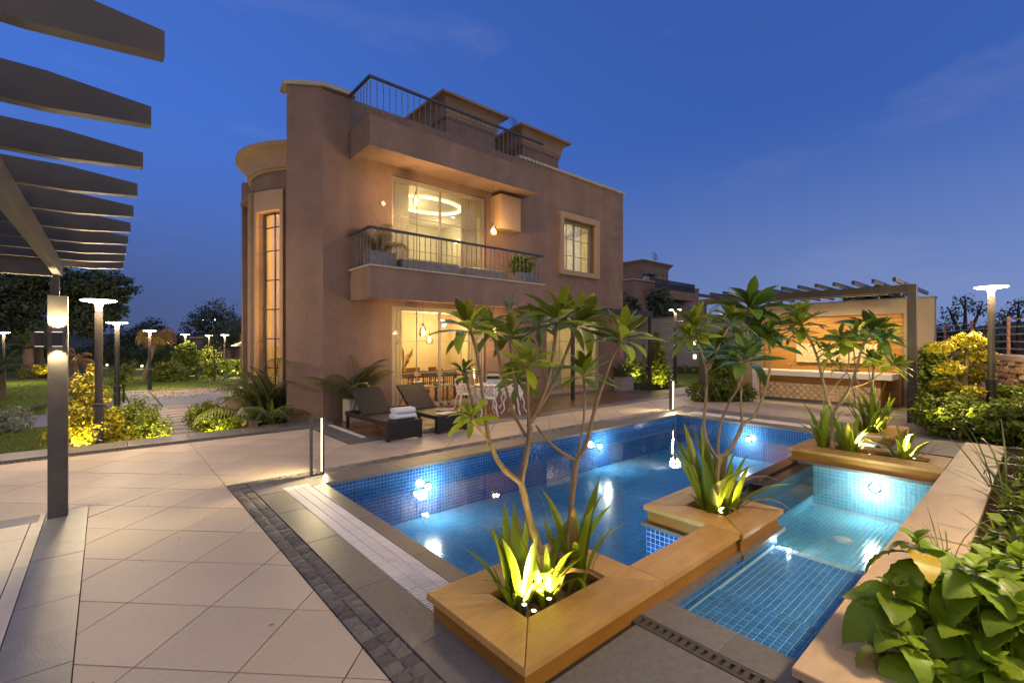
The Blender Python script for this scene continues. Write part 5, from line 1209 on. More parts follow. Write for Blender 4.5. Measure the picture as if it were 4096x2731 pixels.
def uplight(loc, aim, e, label, spread=85, k_=4.2):
    t = thing('spike_light', label, 'garden light', loc, 'small spike lights in the planting')
    x, y, z = loc; MB().lathe([(.010,-.1),(.010,0),(.018,.005),(.02,.05)], loc, 10).build('body', 'lamp_black', t); MB().lathe([(.016,.045),(.014,.0515)], loc, 10).build('lens', 'spike_glow', t)
    lamp('spike_beam', 'SPOT', (x,y,z+.062), e*k_, YEL, t, .02, aim, spread, .7); return t
clump('lily_clump', 'bright lit clump of strap leaves at the front of the near planter', 'plant', (2.034,2.252,.07), 22, .22,.46, SB, .07,.45, SG, 3)
clump('lily_clump', 'bright lit clump of strap leaves beside the trunk in the near planter', 'plant', (2.176,2.176,.07), 16, .20,.42, SB, .05,.5, SG, 2)
clump('lily_clump', 'shaded clump of tall strap leaves at the back of the near planter', 'plant', (2.515,2.208,.07), 24, .26,.50, SB, .10,.35, SG, 3)
uplight((1.968,2.132,.12), (.25,.15,1), 14, 'spike light at the foot of the lilies in the near planter', 120); uplight((2.132,2.077,.12), (.1,.2,1), 12, 'second spike light under the trunk in the near planter', 120)
uplight((1.99,2.07,.10), (.22,.12,1), 26, 'third spike light at the corner of the near planter aimed into the tree', 75)
uplight((4.46,2.04,.10), (.05,.08,1), 30, 'second spike light at the corner of the middle planter aimed into the tree', 80)
uplight((8.52,1.7,.10), (-.05,.25,1), 40, 'spike light in the long planter aimed into the tree', 85)
clump('lily_clump', 'glowing clump of strap leaves at the front of the middle planter', 'plant', (4.493,2.165,.07), 24, .28,.62, SB, .07,.4, SG, 4)
clump('lily_clump', 'shorter clump of strap leaves beyond the trunk in the middle planter', 'plant', (4.668,2.077,.07), 16, .2,.48, SB, .07,.6, SG, 4)
uplight((4.461,2.044,.12), (.1,.2,1), 14, 'spike light among the lilies in the middle planter', 120)
clump('lily_clump', 'dark upright clump of strap leaves at the pool end of the long planter', 'plant', (8.528,2.285,.07), 14, .32,.58, SB, .06,.25, SG)
clump('lily_clump', 'dark clump of strap leaves beside the trunk in the long planter', 'plant', (8.550,1.946,.07), 16, .28,.50, SB, .08,.45, SG)
clump('lily_clump', 'brightly lit fan of strap leaves near the bed end of the long planter', 'plant', (8.637,1.334,.07), 18, .28,.5, SB, .06,.8, SG, 2)
uplight((8.593,1.203,.12), (.1,.2,1), 14, 'spike light beside the fan of lilies in the long planter', 130)
clump('lily_clump', 'lit clump of broad strap leaves at the front of the farthest planter', 'plant', (10.824,2.187,.07), 20, .4,.72, SB, .1,.35, SG, 4)
clump('lily_clump', 'lit clump of broad strap leaves at the bed end of the farthest planter', 'plant', (11.152,2.099,.07), 20, .4,.70, SB, .1,.4, SG, 3)
uplight((10.911,2.055,.12), (.1,.2,1), 18, 'spike light among the lilies in the farthest planter', 130)

# ------------------------------------------------------------------ broad leaved shrub by the corner of the spa
BL = [curl_leaf('leaf','broadleaf',.30,d) for d in (.6,1.0,1.5,2.0)]; BY = [curl_leaf('leaf','broadleaf_yellow',.28,1.2)]
bs = thing('broadleaf_shrub', 'large green shrub with broad veined leaves overhanging the garden wall', 'shrub', (3.05,.12,.12))
tips = [(3.34,0.46,0.73),(3.38,0.23,0.65),(3.19,0.53,0.49),(3.03,0.47,0.34),(3.10,0.15,0.33),(3.57,0.33,0.50),(3.78,0.08,0.63),(3.53,0.43,0.40),(3.31,0.09,0.55),(3.26,0.27,0.40),(3.05,0.39,0.23),(3.55,0.15,0.54),(3.40,0.35,0.20),(3.55,0.08,0.27),(3.71,0.21,0.25),(3.37,0.44,0.29),(3.91,0.17,0.54),(3.52,0.24,0.08),(3.65,0.40,0.55),(3.42,0.06,0.18)]
m = MB()
for T in tips:
    T = Vector(T); b0 = Vector((3.05+random.uniform(-.15,.15), .10+random.uniform(-.12,.12), .12)); m.tube([b0, b0*.4+T*.6+Vector((0,0,-.10)), T], [.008,.006,.004], 5)
m.build('stem', 'broadleaf', bs, True)
for k, T in enumerate(tips):
    T = Vector(T); off = random.uniform(0,3)
    for i in range(12):
        lv = i//2; az = off + (i%2)*math.pi + lv*1.35 + random.uniform(-.25,.25); el = .85 - lv*.26 + random.uniform(-.15,.15)
        L = (.085 + .045*lv)*random.uniform(.85,1.2) + .015
        d = Vector((math.cos(az)*math.cos(el), math.sin(az)*math.cos(el), math.sin(el))); p = T - Vector((0,0,.022*lv)) - bs.location
        inst('leaf', BY[0] if (k*12+i) % 61 == 7 else random.choice(BL[:2] if lv < 2 else BL[1:]), bs, mdir(p, d, (0,0,1), L*.95, random.uniform(-.45,.45)))
clump('grass_tuft', 'tuft of long thin grass blades leaning over the wall behind the broad leaved shrub', 'grass', (4.65,.46,.10), 26, .25,.62, GB, .08,.9, 'long grass on the wall edge')
clump('grass_tuft', 'thin dry grass tuft under the broad leaved shrub', 'grass', (3.1,.47,.12), 20, .18,.42, GB, .08,1.1, 'long grass on the wall edge')
clump('grass_tuft', 'long arching grass tuft near the wall joint at the far planter', 'grass', (7.5,.28,.10), 24, .4,1.0, GB, .1,1.0, 'long grass on the wall edge')
k = 0
bedp = [(4.0,-.05,.30,'low bright green strap plant just beyond the broad leaved shrub'),(4.5,.10,.30,'low strap plant at the wall edge, second beyond the shrub'),(4.9,-.35,.42,'leafy strap plant in the bed, third beyond the shrub'),(5.4,.08,.34,'strap plant at the wall edge beside the middle of the spa'),(5.9,-.35,.5,'tall strap plant in the bed beside the middle of the spa'),(6.5,.0,.45,'bushy strap plant at the wall edge by the spa light'),(6.9,-.5,.7,'tall palm like strap plant behind the long grass'),(7.5,-.05,.5,'bronze tipped strap plant leaning over the wall by the long planter'),(8.1,-.5,.8,'tall palm like plant in the bed opposite the long planter'),(8.7,-.05,.55,'strap plant at the wall edge by the splash pool'),(9.4,-.5,.75,'tall strap plant in the bed opposite the farthest planter'),(10.2,-.35,.7,'bright green palm like plant at the far end of the low wall'),(5.6,-1.0,.8,'large dark strap plant deep in the bed by the spa'),(7.2,-1.3,1.0,'large strap plant deep in the bed behind the long grass'),(9.0,-1.3,1.0,'large strap plant deep in the bed opposite the splash pool')]
for x, y, h, l in bedp:
    t = clump('border_plant', l, 'plant', (x*1.05,y,.06), 44 if h < .6 else 56, h*.6, h*1.35, PALMY+SB if 'bronze' not in l else BZ+PALMY, .20, 1.15, 'strap plants along the planting bed', 0, 1.0)
    if k % 3 == 0:
        for i in range(7): inst('blade', random.choice(BZ), t, Matrix.Translation((0,0,h*.2)) @ Matrix.Rotation(random.uniform(1.6,4.4),4,'Z') @ Matrix.Rotation(random.uniform(.5,1.2),4,'Y') @ Matrix.Scale(h*.8,4))
    k += 1

# ------------------------------------------------------------------ crowns of many small leaves
def cloud(name, blobs, n, ls, m, parent, flat=1.0, up=.3, lr=.5, lone=.8):
    """blobs: (x,y,z,rx,ry,rz); leaf sized folded faces scattered near the blob shells with clumped gaps"""
    blobs = np.array([b if len(b) == 6 else (*b, b[3], b[3]) for b in blobs], float)
    wts = (blobs[:,3]*blobs[:,4]*blobs[:,5])**.7; wts /= wts.sum()
    k = rng.choice(len(blobs), n, p=wts); d = rng.normal(size=(n,3)); d /= np.linalg.norm(d, axis=1)[:,None]
    cl = rng.normal(size=(60,3)); cl /= np.linalg.norm(cl,axis=1)[:,None]
    ci = np.argmax(d@cl.T + rng.normal(scale=.07,size=(n,60)), axis=1); q = cl[ci]; cr_ = rng.uniform(.74,1.16,(len(blobs),60))[k,ci]; d = d*.55+q*.45; d /= np.linalg.norm(d,axis=1)[:,None]
    r = (.45 + .6*rng.random(n)**.6 + rng.normal(scale=.06,size=n))*cr_
    P = blobs[k,:3] + d*r[:,None]*blobs[k,3:6]*flat
    nr = d*.7 + rng.normal(scale=.6,size=(n,3)) + np.array([0,0,up]); nr /= np.linalg.norm(nr,axis=1)[:,None]
    t = np.cross(nr, rng.normal(size=(n,3))); t /= np.linalg.norm(t,axis=1)[:,None]; s = np.cross(nr,t)
    L = ls*(.6+.8*rng.random(n))[:,None]
    a = P - t*L*lone; b = P + t*L*lone; c = P + s*L*lr + nr*L*.15; e = P - s*L*lr + nr*L*.15
    V = np.stack([a,c,b,e],1).reshape(-1,3); off = np.array(wloc(parent)); V = V - off
    F = (np.arange(n)*4)[:,None] + np.array([0,1,2,3])
    me = bpy.data.meshes.new(name); me.from_pydata(V.tolist(), [], F.tolist()); me.materials.append(MATS[m])
    o = bpy.data.objects.new(name, me); col.objects.link(o); o.parent = parent; o['kind'] = 'stuff'; return o
def bush(name, label, cat, loc, blobs, n, ls, m, grp=None, stems=5, m2=None, up=.3):
    t = thing(name, label, cat, loc, grp); mb = MB(); x, y, z = loc
    for b in blobs[:6]:
        mb.tube([(x+random.uniform(-.05,.05),y+random.uniform(-.05,.05),z-.05),((x+b[0])/2+random.uniform(-.05,.05),(y+b[1])/2,(z+b[2])/2),(b[0],b[1],b[2]+b[-1]*.3)],[.02+.012*b[3],.014+.008*b[3],.006],5)
    mb.build('stem', 'bark_dark', t); cloud('leaves', blobs, n, ls, m, t, up=up)
    return t
for i, (x, y, l) in enumerate(((4.6,-.5,'dense low green foliage in the bed beyond the broad leaved shrub'),(6.3,-.7,'dense dark foliage in the bed beside the spa'),(8.2,-.8,'dense dark foliage in the bed opposite the long planter'),(10.0,-.7,'dense green foliage at the far end of the low wall'),(11.6,-.1,'leafy green mound between the wall end and the lamp'))):
    bush('bed_foliage', l, 'shrub', (x,y,.1), [(x+random.uniform(-.9,.9),y+random.uniform(-.5,.65),.28+random.uniform(-.1,.2),.36) for j in range(10)], 7500, .06, 'green_leaf')
# golden cypress, clipped hedges beside the terrace steps
bl = [(-.25+.10*math.sin(i*2.2),11.5+.10*math.cos(i*3),-.15+.15*i,.60*(1-i/10.3)+.04,.60*(1-i/10.3)+.04,.22) for i in range(10)]+[(-.25+.36*math.sin(i*1.3),11.5+.3*math.cos(i*1.3),.15+.10*(i%4),.12,.12,.26) for i in range(9)]
bush('golden_cypress', 'golden yellow conical cypress glowing beside the pole lamp and pergola post', 'shrub', (-.25,11.5,-.3), bl+[(.15,11.45,0,.35),(-.5,11.5,-.05,.3),(.12,11.6,.25,.22)], 7500, .042, 'gold_leaf', up=.9)
bush('clipped_hedge', 'round clipped green hedge between the lamp and the plank path', 'hedge', (.45,12.1,-.45), [(.35,12.1,.12,.45),(.5,12.5,.22,.42),(.62,11.75,.0,.42),(.2,11.7,-.1,.4)], 7000, .035, 'hedge_leaf')
bush('clipped_hedge', 'low spreading green hedge between the plank path and the curved vase ledge', 'hedge', (1.85,12.1,-.45), [(1.75,12.6,.08,.42,.42,.38),(1.95,12.0,.0,.45,.45,.35),(2.15,11.5,-.1,.42,.4,.33),(1.75,13.0,.05,.35,.35,.3)], 8000, .035, 'hedge_leaf')
uplight((-.35,11.05,-.1), (.1,.4,1), 40, 'spike light in front of the golden cypress', 130); uplight((.8,11.3,-.3), (-.3,.6,1), 14, 'spike light in front of the round hedge', 130); uplight((1.6,11.3,-.3), (.3,.6,1), 16, 'spike light in front of the low hedge beside the planks', 130)
bush('silver_bush', 'silvery grey bush beside the lawn path, next to the pergola post', 'shrub', (*(-1.57,23.97),-.4), [(-2.6,16.9,-.25,.38),(-2.15,17.0,-.22,.4),(-1.75,17.1,-.2,.4)], 3000, .04, 'silver_leaf')
bush('yellow_flower_bed', 'low yellow green flower bed round a palm trunk on the lawn', 'shrub', (*(-2.90,42.40),-.4), [(*(-3.39,42.83),-.1,.9,.7,.4),(*(-2.66,42.19),-.05,1.0,.7,.45)], 3000, .08, 'gold_leaf')
uplight((*(-2.69,40.89),-.4), (0,.3,1), 60, 'spike light in the yellow flower bed on the lawn', 140)

# golden tree and green bed by the boundary wall
gt_ = bush('golden_tree', 'golden leaved tree in cloud shaped tiers, lit from below beside the pole lamp', 'tree', (*(13.57,1.14),.06), [(*(13.68,1.05,1.84),.30,.30,.17),(*(13.13,1.40,1.69),.24,.24,.13),(*(13.93,0.96,1.51),.33,.33,.15),(*(13.12,1.27,1.28),.26,.26,.14),(*(13.89,1.00,1.11),.30,.30,.17),(*(13.16,1.37,0.91),.26,.26,.13),(*(13.36,1.07,0.77),.30,.30,.18),(*(13.99,0.91,1.80),.18,.18,.12)], 5200, .042, 'gold_leaf', up=.6)
m = MB(); b0 = Vector((*(13.57,1.14),.06)); m.tube([b0, (13.59,1.13,0.69), (13.65,1.07,1.22), (13.68,1.05,1.69)], [.07,.06,.04,.015], 7); m.tube([(13.59,1.13,0.75), (13.33,1.29,1.22), (13.17,1.36,1.59)], [.04,.03,.012], 6); m.build('trunk', 'bark', gt_, True)
uplight((*(11.33,1.05),.22), (.25,.25,.8), 70, 'spike light below the golden tree', 130)
bush('bed_shrub', 'dense green shrub at the foot of the golden tree beside the pergola post', 'shrub', (*(12.97,1.41),.06), [(*(12.68,1.53,0.40),.33),(*(12.54,1.25,0.39),.38),(*(12.52,1.00,0.37),.38),(*(13.31,1.51,0.63),.28),(*(12.63,0.77,0.34),.36),(*(12.02,1.31,0.27),.26),(*(12.03,1.03,0.23),.26),(*(13.24,1.17,0.61),.3)], 9500, .046, 'green_leaf')
bush('bed_shrub', 'green shrub at the foot of the lamp by the stone wall', 'shrub', (*(13.39,0.50),.06), [(*(12.74,0.54,0.33),.34),(*(14.01,0.37,0.63),.30),(*(14.28,0.53,0.64),.26),(*(12.76,0.26,0.41),.38),(*(13.55,0.63,0.44),.26),(*(12.15,0.40,0.33),.3)], 7000, .05, 'green_leaf')
bush('bed_shrub', 'dark leafy shrub between the bar wall and the golden tree', 'shrub', (*(14.99,1.76),.06), [(*(15.01,1.74,1.14),.35),(*(14.90,1.71,0.73),.4),(*(15.10,1.80,1.44),.3)], 3000, .06, 'green_leaf')
uplight((*(12.34,0.37),.3), (.1,.4,.8), 12, 'spike light in the bed at the edge of the stone wall', 130)
# shrubs near the deck and bar
c_ = [(16.6+.03*math.sin(i),10.2,.15+.20*i,.62*(1-i/11.5)+.06,.62*(1-i/11.5)+.06,.26) for i in range(11)]
bush('conical_conifer', 'conical yellow green conifer at the far end of the deck', 'shrub', (16.6,10.2,0), c_, 8000, .05, 'hedge_leaf', up=.9)
uplight((16.0,9.6,.05), (.4,.5,1.2), 30, 'spike light in front of the conical conifer', 120)
bush('bar_bush', 'low dark bush round the far post of the bar pergola', 'shrub', (14.2,6.7,0), [(13.75,6.95,.3,.36),(14.2,6.6,.32,.42),(14.6,6.3,.28,.38),(14.9,6.1,.25,.33)], 6000, .045, 'green_leaf')
bush('young_tree', 'young leafy tree standing behind the dark bush at the bar', 'tree', (15.3,7.0,0), [(15.3,7.0,1.0,.4),(15.2,7.1,1.5,.42),(15.5,6.9,1.35,.35),(15.1,6.8,.75,.35)], 3500, .06, 'green_leaf')
bush('wall_bush', 'yellow green bush lit at the foot of the slotted wall', 'shrub', (19.5,13.5,0), [(18.8,13.2,.4,.6),(19.8,13.6,.45,.7),(20.6,14.0,.4,.6)], 3500, .07, 'hedge_leaf')
uplight((19.2,12.9,.05), (.2,.4,1), 40, 'spike light in the bush by the slotted wall', 130)
for i, (x, y, l) in enumerate(((25.6,9.5,'low grassy plants at the wall foot, nearer the bar'),(25.6,12.8,'low grassy plants at the wall foot below the lit niches'))):
    bush('wall_foot_plants', l, 'plant', (x,y,0), [(x,y+j*.5,.2,.3) for j in range(-3,4)], 1800, .07, 'green_leaf')
bush('roof_plants', 'dark spiky plants on top of the bar wall', 'plant', (17.3,3.6,3.0), [(17.4,3.3,3.15,.35),(17.4,3.9,3.1,.3),(17.4,2.9,3.1,.25)], 900, .10, 'dark_leaf')

# ------------------------------------------------------------------ palms
def frond_mesh(m, n=26, arch=1.3, ll=.30, w_=.013, droop=.5):
    mb = MB(); pts = []; x = z = 0; a = 1.15
    for i in range(n+1):
        pts.append(Vector((x,0,z))); a -= arch/n*(.5+i/n); x += math.cos(a)/n; z += math.sin(a)/n
    mb.tube(pts, [.010*(1-.8*i/n)+.002 for i in range(n+1)], 4, False)
    for i in range(4, n+1):
        t = i/n; L = ll*math.sin(math.pi*min(.97,t*.85+.12))
        for s in (-1,1):
            p = pts[i]; d = Vector((.55, s*.8, .25)); e = p + d*L*.55; q = p + d*L + Vector((0,0,-droop*L)); wv = Vector((.7,-s*.3,0))*w_
            mb.add([p-wv*.4, p+wv*.4, e+wv, q, e-wv], [(0,1,2,4),(4,2,3)])
    return mb.mesh('frond', m)
FR = [frond_mesh('palm_leaf', arch=a) for a in (.9,1.4,1.9)]; FD = [frond_mesh('palm_dry', arch=2.3, droop=.9)]
FSP = [frond_mesh('palm_leaf', n=16, arch=a, ll=.42, w_=.02) for a in (1.0,1.8)]; FDK = [frond_mesh('dark_leaf', n=14, arch=a, ll=.35, w_=.03) for a in (1.0,1.7)]
def palm(label, loc, n, L, h=0.0, r=.09, set_=None, lean=(0,0), dry=0, cat='palm', name='palm', emin=-.2, grp=None, tm='palm_trunk'):
    t = thing(name, label, cat, loc, grp); top = Vector((lean[0],lean[1],h)); set_ = set_ or FR
    if h: 
        m = MB(); k = max(6,int(h*7)); L0 = Vector(loc)
        m.tube([L0+top*(i/k)+Vector((0,0,0)) for i in range(k+1)], [r*(1.15-.35*i/k)*(1+.12*(i%2)) for i in range(k+1)], 9); m.build('trunk', tm, t)
    for i in range(n):
        az = i*2.39996+random.uniform(-.2,.2); tl = random.uniform(emin,.75)
        M = Matrix.Translation(top) @ Matrix.Rotation(az,4,'Z') @ Matrix.Rotation(-tl+.35,4,'Y') @ Matrix.Scale(L*random.uniform(.75,1.1),4)
        inst('frond', random.choice(FD if i < dry else set_), t, M)
    return t
def pot(label, x0, x1, y0, y1, z0, z1, m='concrete_pot'):
    t = thing('planter_box', label, 'planter', ((x0+x1)/2,(y0+y1)/2,z0), 'planter boxes of the villa'); w_ = .035
    b = MB(); b.box(x0,x1,y0,y0+w_,z0,z1); b.box(x0,x1,y1-w_,y1,z0,z1); b.box(x0,x0+w_,y0+w_,y1-w_,z0,z1); b.box(x1-w_,x1,y0+w_,y1-w_,z0,z1); b.build('box', m, t); MB().box(x0+w_,x1-w_,y0+w_,y1-w_,z0,z1-.05).build('soil','soil',t); return t
pot('pale stone planter box behind the towel lounger', 4.12,4.62,10.22,10.62,.014,.52,'pale_pot'); palm('feathery areca palm in the pale box behind the towel lounger', (4.36,10.42,.47), 22, 1.3, emin=.0)
pot('grey stone planter box at the corner of the villa by the kitchen door', 14.35,15.10,10.25,10.62,.014,.52); palm('small feathery palm in the grey box by the kitchen door', (14.7,10.43,.46), 20, .8, emin=0)
pot('square grey planter box on the balcony below the tall palm', 4.55,5.2,10.15,10.5,3.50,3.92,'slate'); palm('thin areca palm on the balcony by the cream curtain', (4.85,10.33,3.88), 10, .95, emin=.15)
for x0,x1,l in ((5.30,6.9,'long dark planter box on the balcony under the door glass'),(7.1,8.45,'second long dark planter box on the balcony under the door glass')):
    t = thing('balcony_bench', l, 'planter', (x0,10.3,3.5), 'dark boxes on the balcony'); MB().bev(x0,x1,9.95,10.3,3.50,3.80,.03).build('body','slate',t); MB().box(x0+.05,x1-.05,9.99,10.26,3.801,3.81).build('top','soil',t)
pot('grey planter box on the balcony holding the rounded bush', 8.75,9.4,9.75,10.15,3.50,3.80,'slate'); bush('balcony_bush', 'rounded dark green bush in a box at the cabinet end of the balcony', 'shrub', (9.07,9.95,3.76), [(8.9,9.95,4.05,.27),(9.22,9.95,4.05,.27)], 1800, .05, 'green_leaf')
palm('arching areca palm in the bed at the corner of the villa', (2.75,11.5,-.1), 22, 1.5, emin=.0); palm('reddish areca palm close against the villa corner', (3.0,11.95,0), 16, 1.9, emin=.15)
bush('corner_shrub', 'dark leafy shrub behind the white vases at the villa corner', 'shrub', (2.75,12.4,-.1), [(2.8,12.3,.45,.33),(2.9,12.6,.6,.3),(2.9,12.0,.3,.33)], 2600, .06, 'green_leaf')
clump('lily_clump', 'pale green strap plant at the foot of the villa corner', 'plant', (2.78,11.05,-.05), 16, .3,.6, SB, .08,.9, SG)
# planted ledge left of the villa corner
lg = thing('planter_ledge', 'brown planter wall with dark stone cap beside the villa corner', 'planter', (2.6,11.5,-.45))
m = MB(); m.prism([(2.32,10.95),(2.44,10.95),(2.34,12.15),(2.22,12.15)],-.45,.10); m.prism([(2.22,12.16),(2.34,12.16),(3.2,12.3),(3.2,12.42)],-.45,.10); m.build('wall','stucco_pale',lg)
m = MB(); m.prism([(2.30,10.95),(2.52,10.95),(2.42,12.10),(2.20,12.17)],.102,.145); m.build('cap','slate',lg); MB().prism([(2.44,10.95),(3.1,10.95),(3.1,12.2),(2.34,12.15)],-.45,-.02).build('soil','soil',lg)
MB().box(2.5,3.75,10.2,10.93,-.012,.05).build('threshold','granite',lg)
cl = thing('curved_ledge', 'curved brown garden ledge carrying three white vases', 'ledge', (3.3,13.0,-.45))
c = [(3.35+1.15*math.cos(R(150+130*i/16)), 13.1+1.0*math.sin(R(150+130*i/16))) for i in range(17)]
MB().prism(c, -.45, .465).build('wall','stucco_pale',cl,True); c2 = [(3.35+1.2*math.cos(R(150+130*i/16)), 13.1+1.05*math.sin(R(150+130*i/16))) for i in range(17)]; MB().prism(c2,.467,.50).build('cap','coping_stone',cl)
def vase(loc, r, h, label):
    t = thing('white_vase', label, 'vase', loc, 'white vases on the curved ledge'); MB().lathe([(r*.5,0),(r*.85,h*.25),(r,h*.55),(r*.85,h*.85),(r*.62,h),(r*.55,h*.97),(r*.7,h*.8),(r*.5,h*.4)], loc, 18, False).build('body','ceramic',t,True); MB().lathe([(r*.5,0),(r*.5,.012)],loc,12).build('foot','ceramic',t); return t
vase((2.33,12.88,.50),.115,.19,'white round vase at the path end of the curved ledge'); vase((2.47,12.55,.50),.11,.18,'white round vase nearest the terrace on the curved ledge'); vase((2.52,13.2,.50),.11,.19,'white vase standing behind the other two on the curved ledge')

# ================================================================== garden beyond the terrace
pv = structure('driveway', 'paved drive behind the plank path')
MB().box(.93,2.22,11.1,18.4,-.47,-.44).build('plank_bed','joint',pv)
for i, y in enumerate(np.arange(11.15, 18.0, .62)):
    slab_poly([(.95,y),(2.2,y),(2.2,y+.46),(.95,y+.46)], -.46, -.35+random.uniform(-.008,.008), 'plank', 'path', pv, .01)
def strip(y0, y1, m, step):
    for x in np.arange(1.55, 12, step): slab_poly([(x+.01,y0),(x+step-.01,y0),(x+step-.01,y1),(x+.01,y1)], -.46, -.432, 'paver', m, pv, .004)
strip(18.5,19.85,'path_red',2.6); strip(19.9,20.5,'path',.62); strip(20.55,23.8,'path_grey',3.2); strip(23.85,25.1,'path',1.2); strip(25.15,26.8,'path_red',2.6)
for y in np.arange(17.0, 26.8, 1.2): slab_poly([(.7,y),(1.5,y),(1.5,y+1.19),(.7,y+1.19)], -.46, -.434, 'paver', 'path_grey', pv, .004)
MB().box(.5,14,26.85,27.0,-.46,-.40).build('kerb','coping_stone',pv); MB().box(-.3,.65,20.5,23.5,-.46,-.435).build('cobble_patch','slate',pv)
pth = structure('path', 'pale garden path across the lawn')
for x in np.arange(-20, .6, 1.2):
    slab_poly([(x,17.5),(x+1.19,17.5),(x+1.19,20.4),(x,20.4)], -.46, -.43, 'path_slab', 'slate' if -2.4 < x < -1.3 else 'path', pth, .004)
slab_poly([(5.51,40.36),(8.16,40.69),(8.84,44.09),(6.30,43.66)], -.45, -.44, 'path_slab', 'path', pth)
def woody(name, label, loc, h, blobs, n, ls, m, r=.12, cat='tree', grp=None, limbs=None, tm='bark_dark'):
    t = thing(name, label, cat, loc, grp); L0 = Vector(loc); mb = MB()
    fork = L0 + Vector((0,0,h*.4)); mb.tube([L0-Vector((0,0,.2)), L0+Vector((h*.01,0,h*.2)), fork], [r*1.25,r,r*.85], 8)
    for b in blobs:
        e = Vector(b[:3]); mid = fork*.5+e*.5+Vector((0,0,.05*h)); mb.tube([fork, mid, e, e+(e-mid)*.5], [r*.65,r*.4,r*.2,r*.06], 6)
        for k in range(3):
            q = e+Vector((random.uniform(-1,1)*b[3]*.8,random.uniform(-1,1)*b[3]*.8,random.uniform(-.2,.9)*b[3]*.8)); mb.tube([mid*.3+e*.7, (e+q)/2+Vector((0,0,.1*b[3])), q], [r*.18,r*.1,r*.03], 4, False)
    mb.build('trunk', tm, t, True)
    if n: cloud('crown', blobs, n, ls, m, t)
    return t
woody('large_tree', 'huge dark spreading tree behind the pergola post', (*(-4.47,53.08),-.45), 6, [(*(-5.37,53.87,5.97),2.6,2.6,2.1),(*(-3.52,53.58,6.70),2.6,2.6,2.0),(*(-6.97,53.94,5.09),2.4),(*(-3.97,51.98,3.96),2.4,2.4,1.7),(*(-5.97,54.39,3.39),2.0)], 15000, .17, 'dark_leaf', .35)
woody('large_tree', 'dark rounded tree behind the nearest pole lamp', (*(-0.46,52.23),-.45), 5.6, [(*(-0.77,52.50,6.20),2.2,2.2,1.6),(*(0.50,52.72,6.53),1.7,1.7,1.4),(*(-1.39,52.37,4.08),2.0),(*(0.01,52.48,4.77),1.8)], 11000, .16, 'dark_leaf', .3)
palm('sturdy palm with a rough trunk standing in the yellow flower bed', (*(-3.85,44.56),-.45), 16, 1.5, h=1.85, r=.27, set_=FSP, emin=0)
palm('spiky young palm with a red brown trunk at the outer edge of the lawn', (*(-3.26,28.10),-.45), 18, 1.35, h=.95, r=.2, set_=FSP, emin=-.3)
palm('palm with a shaggy trunk and withered hanging fronds behind the pergola post', (*(-1.04,27.49),-.45), 16, .95, h=1.5, r=.20, set_=FD, emin=-.9, dry=12)
woody('lawn_tree', 'second sturdy trunk on the lawn hidden behind the pergola post', (*(-3.35,45.46),-.45), 3, [(*(-3.35,45.46,2.49),.8)], 900, .12, 'dark_leaf', .3)
pw = palm('slender leaning palm with drooping lit fronds beside the third pole lamp', (*(1.64,33.78),-.45), 30, 1.2, h=2.35, r=.10, set_=[frond_mesh('gold_leaf', n=16, arch=2.4, ll=.45, w_=.022, droop=.9),frond_mesh('palm_dry', n=16, arch=2.7, ll=.45, w_=.022, droop=.9)], lean=(.55,-.25), emin=-.2, tm='bark')  # golden lamp light on the fronds put into their leaf colours
woody('sapling', 'thin sapling with sparse bright leaves behind the second pole lamp', (*(0.52,22.80),-.45), 2.2, [(*(0.36,22.68,0.68),.33),(*(0.68,22.79,0.90),.28),(*(0.41,22.76,0.30),.3),(*(0.63,22.83,0.57),.25)], 420, .07, 'hedge_leaf', .03)
woody('lawn_shrub', 'spreading leafy shrub in the middle of the lawn beyond the drive', (*(2.81,34.08),-.45), 2.2, [(*(2.44,34.14,-0.11),.7,.7,.4),(*(3.15,34.06,0.01),.75,.75,.45),(*(2.80,34.23,0.32),.6,.6,.35),(*(3.33,33.49,-0.41),.55,.55,.3)], 2600, .10, 'hedge_leaf', .06)
woody('bare_sapling', 'almost bare sapling beside the spreading lawn shrub', (*(4.11,33.34),-.45), 2.4, [(*(4.17,33.29,0.16),.5),(*(3.94,33.49,-0.14),.4)], 160, .08, 'dark_leaf', .04)
woody('bare_sapling', 'tall thin bare sapling in front of the far lamps', (*(4.87,32.28),-.45), 3.4, [(*(4.88,32.27,1.06),.4),(*(4.92,32.23,1.65),.5),(*(4.79,32.35,2.10),.4)], 260, .07, 'dark_leaf', .05)
woody('garden_tree', 'rounded leafy tree below the lone far lamp', (*(4.06,36.98),-.45), 2.6, [(*(4.02,37.01,1.31),.6),(*(3.75,36.99,0.99),.5),(*(4.34,36.86,0.81),.55),(*(4.13,36.78,0.49),.5)], 2600, .10, 'green_leaf', .07)
woody('garden_tree', 'dark shrub tree between the far lamps', (*(5.59,38.96),-.45), 2.6, [(*(5.59,38.96,0.91),.6),(*(5.48,39.05,0.56),.6),(*(5.75,38.82,0.47),.55)], 2400, .10, 'hedge_leaf', .07)
for i, (px, d, m_, l) in enumerate(((800,35,'hedge_leaf','lit yellow green shrubs below the beige outbuilding'),(885,33,'hedge_leaf','lit green shrubs at the foot of the lamp nearest the bay'),(950,31,'green_leaf','lit green shrubs beside the villa bay'),(780,33,'dark_leaf','dark low shrubs at the edge of the far lawn'))):
    x, y = {800:(5.39,41.79),885:(6.22,38.41),950:(6.65,35.37),780:(4.81,39.64)}[px]
    bush('border_shrubs', l, 'shrub', (x,y,-.45), [(x+j*.7,y-j*.45,-.05+.12*(j%2),.65,.65,.55) for j in range(-2,3)], 3600, .10, m_)
